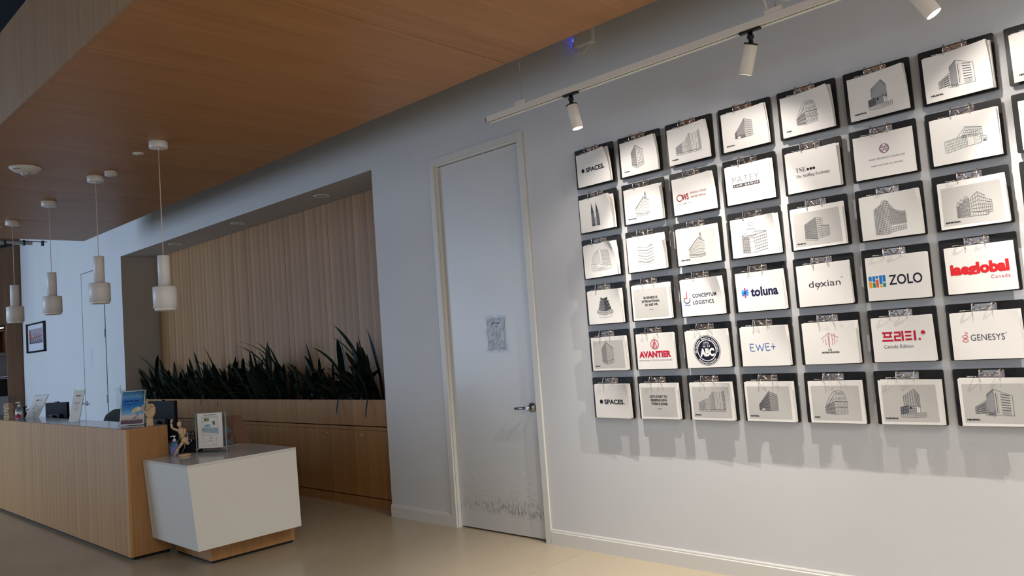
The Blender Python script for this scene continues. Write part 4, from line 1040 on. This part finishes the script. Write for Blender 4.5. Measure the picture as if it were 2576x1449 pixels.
def paris(fr):
    a = Art(); frame(a) if fr else 0
    a.fac([(84, 50), (132, 44), (132, 108), (84, 82)], 8, 3, 1, None, GR, win=MID); a.fac([(132, 44), (196, 50), (196, 108), (132, 108)], 4, 2, 1.1, None, GR, win=C(170, 170, 170))
    a.line([(80, 80), (132, 112), (200, 110)], 2.2, K); a.line([(80, 66), (132, 82), (200, 80)], 1.8, GR); a.line([(84, 88), (112, 140), (128, 160), (160, 168), (184, 158), (196, 112)], 1.4, GR)
    a.line([(88, 84), (132, 146), (190, 144)], 1.2, GR)
    for k in range(4): a.fac([(138+k*14, 118), (146+k*14, 118), (146+k*14, 134), (138+k*14, 134)], 1, 2, 1, None, GR)
    for k in range(6): a.line([(90+k*7, 90+k*9), (93+k*7, 84+k*7)], 2.4, GR)
    for k in range(5): a.fac([(138+k*9, 150), (144+k*9, 150), (144+k*9, 158), (138+k*9, 158)], 1, 1, 1, None, GR)
    return city(a, 'PARIS.', 28)
def houston():
    a = Art(); frame(a)
    a.fac([(72, 56), (136, 44), (136, 158), (72, 126)], 7, 9, 1.2, None, GR, win=MID); a.fac([(136, 44), (162, 50), (162, 150), (136, 158)], 3, 10, 1, None, GR)
    a.line([(162, 146), (170, 152), (170, 118)], 1, MID); a.fac([(162, 50), (200, 56), (200, 102), (162, 108)], 1, 9, 1.2, None, GR); a.line([(158, 112), (204, 106)], 2, K); a.fac([(70, 46), (136, 36), (136, 46), (70, 58)], 6, 1, 1)
    return city(a, 'HOUSTON.', 50)
def nashville(fr):
    a = Art(); frame(a) if fr else 0; ink = C(50, 54, 64); fl = C(164, 166, 172) if not fr else None
    a.fac([(112, 88), (164, 92), (164, 172), (112, 138)], 5, 7, 1.2, fl, ink); a.fac([(164, 92), (184, 82), (184, 144), (164, 172)], 3, 8, 1.2, fl, ink)
    a.fac([(94, 52), (130, 56), (130, 92), (94, 84)], 3, 2, 1.4, C(110, 112, 118), ink); a.fac([(130, 56), (166, 56), (166, 90), (130, 88)], 4, 3, 1.1, C(170, 170, 174), ink); a.rect(136, 76, 144, 86, K, 3)
    a.fac([(166, 56), (182, 58), (182, 86), (166, 90)], 2, 1, 1, PAPER, ink); a.fac([(94, 36), (150, 34), (150, 50), (94, 52)], 6, 1, 1.1, None, ink); a.fac([(150, 34), (206, 38), (206, 60), (150, 50)], 6, 2, 1.1, None, ink)
    return city(a, 'NASHVILLE.', 58)
def helsinki(fr):
    a = Art(); frame(a) if fr else 0; ink = C(70, 76, 80)
    a.fac([(140, 52), (212, 48), (212, 138), (140, 168)], 1, 1, 1.4, None, ink)
    for k in range(7):
        y = 74+k*11; a.line([(166, y+k*.9), (202, y-3)], 3.6, C(96, 100, 104))
    a.fac([(168, 54), (200, 53), (200, 66), (168, 68)], 6, 3, .8, None, MID); a.line([(148, 60), (148, 150)], 2.6, GR); a.line([(154, 58), (154, 154)], 1, MID)
    a.fac([(112, 54), (140, 52), (140, 168), (112, 144)], 5, 1, 1.6, C(150, 150, 154), ink)
    for k in range(5): a.poly([(62, 56+k*6.4), (62, 59+k*6.4), (106, 66+k*11), (106, 60+k*10.6)], C(90, 92, 98), 2)
    a.line([(60, 54), (60, 86), (108, 118), (108, 54)], 1.2, ink); a.fac([(100, 50), (140, 46), (140, 60), (100, 62)], 5, 1, 1.2, None, ink)
    return city(a, 'HELSINKI.', 54)
def office():
    a = Art(); ink = C(110, 122, 124)
    a.fac([(62, 50), (150, 66), (150, 112), (62, 102)], 14, 4, 1.1, None, ink); a.fac([(120, 108), (150, 116), (214, 108), (214, 134)], 1, 1, 1, None, ink)
    a.fac([(126, 108), (214, 104), (214, 140), (148, 152)], 9, 4, 1.2, None, ink); a.line([(108, 112), (148, 158), (214, 142)], 1.4, ink); a.fac([(150, 66), (206, 70), (206, 104), (150, 112)], 2, 1, 1.2, PAPER, ink); a.fac([(178, 74), (230, 76), (230, 98), (178, 100)], 7, 2, 1.2, None, ink)
    a.line([(56, 50), (56, 106)], 1.4, ink); a.line([(56, 106), (150, 118)], 1.6, ink); a.rect(214, 74, 226, 82, GR, 2); return a
def edin():
    a = Art(); frame(a)
    for x0, x1, y in ((74, 86, 110), (86, 104, 122), (104, 128, 134)):
        a.fac([(x0, 46), (x1, 46), (x1, y-8), (x0, y-10)], 3, 4, 1.2, None, GR, win=MID); a.line([(x0, y-6), ((x0+x1)/2, y+8), (x1, y-6)], 1.4, GR)
    a.ring(116, 120, 10, 1.2, GR, 3, 12, 0, 180); a.fac([(134, 66), (164, 60), (164, 154), (134, 130)], 3, 5, 1.3, None, GR); a.fac([(164, 60), (194, 66), (194, 132), (164, 154)], 4, 5, 1.2, None, GR); a.fac([(128, 46), (200, 44), (200, 60), (128, 66)], 7, 1, 1.2)
    a.fac([(194, 52), (218, 54), (218, 108), (194, 118)], 3, 5, 1.3, None, GR); return city(a, 'EDINBURGH.', 62)
def curvy():
    a = Art(); ink = C(86, 86, 92)
    a.fac([(68, 22), (118, 18), (118, 176), (68, 146)], 7, 17, 1.6, None, ink); a.fac([(118, 18), (140, 22), (140, 178), (118, 180)], 3, 17, 1.3, None, ink); a.line([(104, 176), (122, 188), (140, 176)], 1.6, ink)
    n = 16
    for k in range(n+1):
        x = 140+k*4.6; top = 172-50*(1-(1-k/n)**1.9)-8*math.sin(PI*k/n); a.line([(x, 62), (x, top)], 1.5, GR)
    for k in range(11): a.line([(140, 62+k*8), (214, 60+k*5.6)], 1.1, GR)
    a.fac([(140, 26), (212, 34), (212, 54), (140, 50)], 9, 2, 1.4, None, ink); return a
def ows():
    a = Art(); RB = C(150, 40, 44)
    a.ring(46, 100, 19, 5.5, RB, 1, 24); a.text('WS', 62, 108, 84, 34, RB, .03); a.text('OBAIDUL HOQUE', 122, 232, 112, 11, RB, .01, sp=1.3); a.text('ZAHEED MORAL', 122, 228, 88, 11, RB, .01, sp=1.3)
    a.text('LAW', 60, 92, 58, 9, GR); a.line([(24, 62), (54, 62)], 1.2, GR); a.line([(98, 62), (128, 62)], 1.2, GR); return a
def concept():
    a = Art(); a.ring(40, 98, 20, 4.5, NAV, 1, 26, 140, 385); a.line([(40, 148), (40, 108), (24, 108)], 4.5, RED, 2); a.line([(22, 66), (32, 70), (46, 64), (60, 68)], 3.4, C(60, 110, 190))
    a.text('CONCEPTUM', 80, 244, 108, 20, NAV, .015, sp=1.1); a.text('LOGISTICS', 80, 220, 68, 20, NAV, .015, sp=1.1); return a
def avantier():
    a = Art(); a.ring(138, 152, 29, 3.2, CRIM, 1, 36); a.ring(138, 152, 24, 1.2, CRIM, 1, 36)
    for p in ([(138, 178), (126, 128)], [(138, 178), (150, 128)], [(136, 174), (138, 128)], [(130, 164), (122, 134)], [(146, 164), (154, 134)]): a.line(p, 3, CRIM, 2)
    a.text('AVANTIER', 16, 250, 74, 34, CRIM, .05); a.text('EMPOWERING OPTICAL INNOVATIONS', 14, 254, 50, 8, C(110, 60, 90), sp=1.15); return a
def abc():
    a = Art(); D = C(22, 24, 44); Wt = C(240, 240, 242)
    cx, cy = 138, 100
    for r, m, L in ((88, D, 0), (85.5, Wt, 1), (82, D, 2), (63, Wt, 3), (58, D, 4)): a.disc(cx, cy, r, m, L, 60)
    a.arc_text(serif('AM Accident Benefits Consultants'), cx, cy, 72.5, 192, -12, 11, Wt, 0, 5); a.arc_text(serif('Professional Corporation'), cx, cy, 72.5, 222, 318, 10, Wt, 0, 5, True)
    a.text('ABC', 92, 186, 68, 40, Wt, .06, 6); a.line([(138, 152), (138, 134)], 2, Wt, 6); a.line([(124, 146), (152, 146)], 2, Wt, 6)
    for x in (124, 152): a.line([(x, 146), (x-8, 124), (x+8, 124), (x, 146)], 1.6, Wt, 6); a.ring(x, 126, 8, 2.4, Wt, 6, 10, 180, 360)
    return a
def patey():
    a = Art(); G = C(96, 92, 96); a.text('PATEY', 44, 206, 118, 36, G, -.022); a.rect(44, 92, 206, 112, C(74, 68, 72), 0, 2); a.text('LAW GROUP', 52, 198, 97, 10, C(232, 230, 228), .02, 2, sp=1.6); return a
def toluna():
    a = Art()
    for k, (c) in enumerate((((50, 140, 220)), ((190, 60, 130)), ((50, 120, 210)), ((40, 160, 220)))):
        an = [0, 90, 35, 145][k]; dx, dy = math.cos(math.radians(an)), math.sin(math.radians(an))*1.25; a.line([(52-22*dx, 106-22*dy), (52+22*dx, 106+22*dy)], 9, C(*c), 1+.3*k)
    a.poly([(46, 106), (52, 120), (58, 106), (52, 92)], C(30, 60, 160), 3); a.text('toluna', 86, 246, 84, 46, NAV, .035); return a
def ewe():
    a = Art(); B = C(44, 98, 176)
    for p in ([(78, 122), (56, 124), (54, 102), (58, 84), (82, 84)], [(54, 104), (76, 104)], [(90, 122), (100, 86), (112, 118), (124, 82), (138, 124)], [(170, 122), (148, 124), (146, 102), (150, 84), (172, 86)], [(146, 104), (168, 106)], [(178, 104), (204, 104)], [(191, 122), (192, 88)]): a.line(p, 3.6, B)
    return a
def tse():
    a = Art(); a.text(serif('TSE'), 52, 106, 106, 24, K, -.012)
    for x in (118, 134, 150): a.disc(x, 114, 7, K, 1, 20)
    a.text(serif('The Staffing Exchange'), 52, 232, 76, 16, K, -.012); return a
def dexian():
    a = Art(); a.text('dexian', 60, 226, 98, 34, C(40, 34, 50), -.006); a.line([(102, 84), (128, 122)], 2.6, C(40, 34, 50)); a.text('TM', 230, 240, 134, 6, GR); return a
def sk():
    a = Art(); R = C(190, 80, 70); a.line([(96, 130), (138, 160), (186, 134)], 1.8, R)
    for x, y0, y1 in ((106, 112, 124), (120, 98, 132), (134, 92, 148), (138, 80, 156), (154, 96, 150), (166, 100, 158), (178, 112, 124)): a.line([(x, y0), (x, y1)], 2, R)
    a.text('S K', 128, 148, 68, 9, K, .03); a.text('MODERN BUILDING', 94, 184, 56, 7, K, .05); return a
def saite():
    a = Art(); R = C(150, 50, 80); a.ring(146, 138, 22, 2.6, R, 1, 34)
    for x in (136, 156): a.line([(x-9, 142), (x, 154), (x+9, 142), (x-9, 142)], 2.4, C(90, 50, 110)); a.line([(x-9, 134), (x, 122), (x+9, 134), (x-9, 134)], 2.4, C(90, 50, 110))
    a.text(serif('SAITE MINERALS CANADA LTD'), 68, 238, 88, 8, C(90, 74, 92), -.01); a.text(serif('Supply to the World, Serve the Public'), 76, 226, 56, 7, C(90, 74, 92), -.012); return a
def zolo():
    a = Art(); B, G, O, Y = C(30, 124, 204), C(40, 140, 100), C(228, 90, 50), C(232, 160, 40)
    for x, w, segs in ((10, 14, ((66, 96, Y), (100, 122, B))), (28, 12, ((66, 90, G), (94, 122, B))), (43, 12, ((66, 104, O), (110, 122, B))), (60, 13, ((66, 74, Y), (80, 124, B))), (76, 13, ((66, 86, G), (92, 124, B)))):
        for y0, y1, m in segs: a.rect(x, y0, x+w, y1, m, 1)
    a.text('ZOLO', 104, 256, 74, 46, C(28, 22, 46), .012); return a
def preti():
    a = Art(); R = CRIM; h = 4
    def bar(x0, y0, x1, y1, w=9): a.line([(x0, y0), (x1, y1)], w, R, 1)
    bar(48, 142, 96, 142); bar(52, 122, 92, 122, 8); bar(46, 104, 98, 104); bar(60, 122, 57, 142, 7); bar(84, 122, 87, 142, 7)
    bar(104, 142, 130, 142); bar(130, 146, 130, 124, 8); bar(104, 124, 134, 124, 8); bar(106, 128, 106, 102, 8); bar(102, 105, 134, 105); bar(142, 148, 142, 100, 9)
    bar(154, 142, 184, 142); bar(154, 124, 182, 124, 8); bar(154, 106, 184, 106); bar(198, 148, 198, 100, 10)
    a.disc(218, 106, 5.5, R, 1, 18)
    lf = [(0, 14), (4, 8), (9, 11), (8, 4), (15, 4), (10, -2), (12, -7), (2, -5), (1, -14), (-1, -14), (-2, -5), (-12, -7), (-10, -2), (-15, 4), (-8, 4), (-9, 11), (-4, 8)]
    a.poly([(236+x*.85, 136+y) for x, y in lf], R, 1)
    a.text('Canada Edition', 52, 186, 66, 17, C(66, 70, 92), -.005); return a
def iae():
    a = Art(); a.text('iaeglobal', 18, 256, 90, 46, RED, .055); a.text('Canada', 180, 256, 58, 16, C(200, 80, 96), 0, sp=1.2); return a
def genesys():
    a = Art(); R = C(214, 50, 70); T = C(60, 62, 86)
    a.ring(62, 122, 4.5, 2, R, 1, 16)
    for y in (106, 88): a.ring(56, y, 11, 2.4, R, 1, 20, ry=6.5)
    a.line([(50, 97), (62, 97)], 2, R); a.text('GENESYS', 78, 214, 86, 28, T, -.006); a.text('TM', 216, 224, 112, 5, T); return a
def newyork():
    a = Art(); a.fac([(110, 50), (150, 46), (150, 176), (110, 160)], 5, 14, 1.2, None, GR); a.fac([(150, 46), (178, 50), (178, 160), (150, 176)], 4, 14, 1.2, None, GR); return city(a, 'NEW YORK.', 54)
def adsta():
    a = Art(); a.text('A', 20, 52, 120, 34, NAV, .02, slant=.15); a.rect(14, 78, 150, 112, C(200, 130, 60), 0, 2); a.rect(17, 81, 147, 109, C(24, 24, 50), 1, 2); a.text('D', 26, 46, 86, 17, PAPER, .05, 3); a.text('Sta', 16, 46, 58, 13, GR); return a
def blank(): return Art()

DES = {
 (1,1): (spaces, 'hexagon and SPACES print, leftmost of the top row'), (1,2): (towers, 'drawing of twin towers with spires'), (1,3): (archway, 'faintly coloured drawing of an arched building'),
 (1,4): (stepped, 'drawing of a dark stepped building, levers open'), (1,5): (lambda: london(True), 'grey-ground LONDON print, leftmost column, fifth row'), (1,6): (spaces, 'hexagon and SPACES print, leftmost of the bottom row'),
 (2,1): (london, 'white LONDON building print in the top row'), (2,2): (lambda: melb(False), 'white MELBOURNE building print in the second row'), (2,3): (floors, 'drawing of a tower of overhanging floors'),
 (2,4): (lambda: lines3([('BUSINESS IS', 88, 190, 130), ('INTERNATIONAL.', 72, 206, 108), ('SO ARE WE.', 94, 190, 86)]), 'grey BUSINESS IS INTERNATIONAL print'), (2,5): (avantier, 'red AVANTIER logo print'),
 (2,6): (lambda: lines3([("LET'S START TO", 74, 200, 130), ('REDEFINE HOW', 80, 198, 108), ('WORK IS DONE.', 80, 200, 86)]), "grey LET'S START TO REDEFINE print"),
 (3,1): (lambda: mumbai(False), 'white MUMBAI building print in the top row'), (3,2): (ows, 'dark red OWS LAW logo print'), (3,3): (lambda: melb(True), 'grey-ground MELBOURNE print with a curled sheet behind'),
 (3,4): (concept, 'navy CONCEPTUM LOGISTICS logo print'), (3,5): (abc, 'round dark ABC seal print'), (3,6): (lambda: mumbai(True), 'grey-ground MUMBAI print in the bottom row'),
 (4,1): (lambda: montreal(False), 'white MONTREAL building print in the top row'), (4,2): (patey, 'grey PATEY LAW GROUP logo print'), (4,3): (ornate, 'drawing of an ornate corner building with turret'),
 (4,4): (toluna, 'toluna logo print with blue star'), (4,5): (ewe, 'blue handwritten EWE+ print'), (4,6): (lambda: montreal(True), 'grey-ground MONTREAL print in the bottom row'),
 (5,1): (lambda: paris(False), 'white PARIS building print in the top row'), (5,2): (tse, 'TSE The Staffing Exchange print'), (5,3): (houston, 'grey-ground HOUSTON building print'),
 (5,4): (dexian, 'dexian wordmark print'), (5,5): (sk, 'red line house print reading S K MODERN BUILDING'), (5,6): (lambda: paris(True), 'grey-ground PARIS print in the bottom row'),
 (6,1): (lambda: nashville(False), 'white NASHVILLE building print in the top row'), (6,2): (saite, 'SAITE MINERALS CANADA LTD print with round emblem'), (6,3): (curvy, 'drawing of a tall building with sweeping curved roof'),
 (6,4): (zolo, 'ZOLO print with coloured bars'), (6,5): (preti, 'crimson Korean lettering and Canada Edition print'), (6,6): (lambda: nashville(True), 'grey-ground NASHVILLE print in the bottom row'),
 (7,1): (lambda: helsinki(False), 'white HELSINKI building print in the top row'), (7,2): (office, 'pale drawing of a wide office building'), (7,3): (edin, 'grey-ground EDINBURGH building print'),
 (7,4): (iae, 'red iaeglobal Canada logo print'), (7,5): (genesys, 'GENESYS wordmark print'), (7,6): (lambda: helsinki(True), 'grey-ground HELSINKI print in the bottom row'),
 (8,1): (newyork, 'NEW YORK print at the top right photo edge'), (8,2): (adsta, 'print with a dark framed D at the right photo edge'), (8,3): (blank, 'black board edge at the right photo edge, third row')}
CURL = {(1,1): .05, (1,2): .05, (1,3): .055, (1,4): .028, (1,5): .012, (1,6): .026, (2,1): .03, (2,2): .02, (2,3): .035, (2,4): .008, (2,5): .01, (2,6): .008, (3,1): .035, (3,2): .035, (3,3): .012, (3,4): .04, (3,5): .01, (3,6): .02,
 (4,1): .03, (4,2): .018, (4,3): .04, (4,4): .01, (4,5): .02, (4,6): .01, (5,1): .045, (5,2): .012, (5,3): .012, (5,4): .01, (5,5): .006, (5,6): .01, (6,1): .035, (6,2): .01, (6,3): .035, (6,4): .006, (6,5): .01, (6,6): .012,
 (7,1): .035, (7,2): .012, (7,3): .03, (7,4): .008, (7,5): .012, (7,6): .012, (8,1): .02, (8,2): .02, (8,3): .02}
# shared meshes: backing board, stand-off, ring mechanism
def rrect(w, h, r, n=5):
    p = []
    for cx, cz, a0 in ((w-r, h-r, 0), (r, h-r, 90), (r, r, 180), (w-r, r, 270)):
        for i in range(n+1):
            a = math.radians(a0+90*i/n); p.append((cx+r*math.cos(a), cz+r*math.sin(a)))
    return p
def mesh_only(o):
    me = o.data; bpy.data.objects.remove(o); return me
ME_B = mesh_only(MB().prism([(x, z-BH) for x, z in rrect(BW, BH, .008)], -.030, -.020).build('board', BLACKB))
ME_S = mesh_only(MB().box(.03, BW-.03, -.0199, 0, -BH+.03, -.03).build('standoff', DARKM))
ME_P = mesh_only(MB().prism([(.108+x, -.044+z) for x, z in rrect(.104, .039, .005)], -.0365, -.0302).build('base_plate', CHROME, None, .0012))
m = MB(); m.tube([(.118, -.039, -.012), (.14, -.042, -.014), (.150, -.043, -.030), (.160, -.043, -.032), (.170, -.043, -.030), (.178, -.042, -.014), (.200, -.039, -.012)], .0032, 8)
m.box(.148, .172, -.041, -.037, -.022, -.010); m.box(.196, .208, -.0395, -.037, -.040, -.02); m.tube([(.112, -.038, -.028), (.205, -.038, -.028)], .002, 6)
for x in (.114, .206): m.ell((x, -.0375, -.010), (.004, .002, .004), 8)
ME_M = mesh_only(m.build('lever_mechanism', CHROME))
m = MB(); m.tube([(.205, -.040, -.034), (.12, -.041, -.034), (.085, -.046, -.034)], .0018, 6); m.tube([(.092, -.0455, -.034), (.070, -.049, -.034)], [.002, .004], 8); m.ell((.066, -.0495, -.034), (.006, .004, .004), 8)
ME_L = mesh_only(m.build('lever', CHROME))
ME_R = {}
for k, x in enumerate((.120, .200)):
    m = MB(); pts = []
    for i in range(15):
        a = math.radians(118-238*i/14); pts.append((x, -.056-.023*math.cos(a), -.026+.027*math.sin(a)))
    m.tube([(x, -.036, -.012)]+pts, .0022, 8); m.ell(pts[-1], (.003, .003, .003), 8)
    ME_R[k] = mesh_only(m.build('ring', CHROME))
def inst(name, me, p):
    o = bpy.data.objects.new(name, me); COL.objects.link(o); o.parent = p; return o
rb = random.Random(21)
for (c, r), (fn, lab) in DES.items():
    bx = .0253+.3575*(c-1); bz = 2.8454-.3039*r+BH/2
    t = thing('clipboard', 'black wall clipboard with %s' % lab, 'clipboard', (bx, -.0, bz), 0, 'clipboards on the wall')
    t.rotation_euler = (0, math.radians(rb.uniform(-.3, .3)), 0)
    inst('board', ME_B, t); inst('standoff', ME_S, t); pl = inst('base_plate', ME_P, t); inst('lever_mechanism', ME_M, pl); inst('lever', ME_L, pl)
    for k in (0, 1): inst('ring', ME_R[k], t)
    cu = CURL[(c, r)]; px0 = .034+rb.uniform(-.004, .004)-.0012*c
    def surf(cu, x0, d0, dz, tl):
        def f(X, Y, L=0):
            u = X/279.4; v = Y/215.9; k = cu*(max(v, 0)**2.2)+.3*cu
            y = -(d0+.004*v+k*u*u+.0006*math.sin(u*6+v*4+c))
            sh = .66*k*k*u**3/PWm
            return (x0+u*PWm-sh-tl*(v-.5)*.2, y-L*.00022, -.043+dz-(1-v)*PHm+tl*(u-.5)*.28)
        return f
    specs = []
    nb = rb.choice((2, 3))
    for q in range(nb):
        specs.append(('back_sheet', cu*rb.uniform(.15, .85), px0+rb.uniform(-.001, .010), .049+.003*q, rb.uniform(0, .004), rb.uniform(-.012, .012), PAPERG))
    specs.append(('sheet', cu, px0, .0585, 0, rb.uniform(-.008, .008), PAPER))
    for (nm, cc, x0, d0, dz, tl, mt) in specs:
        f = surf(cc, x0, d0, dz, tl); N = 14; vs = [f(279.4*i/N, 215.9*j/N) for i in range(N+1) for j in range(N+1)]
        mm = MB(); mm.add(vs, [(i*(N+1)+j, (i+1)*(N+1)+j, (i+1)*(N+1)+j+1, i*(N+1)+j+1) for i in range(N) for j in range(N)], None, True)
        so = mm.build(nm, mt, t)
        if nm == 'sheet':
            a = fn()
            if a.v: a.build('printing', so, lambda X, Y, L, f=f: f(X, Y, L+2.5))
#CB1
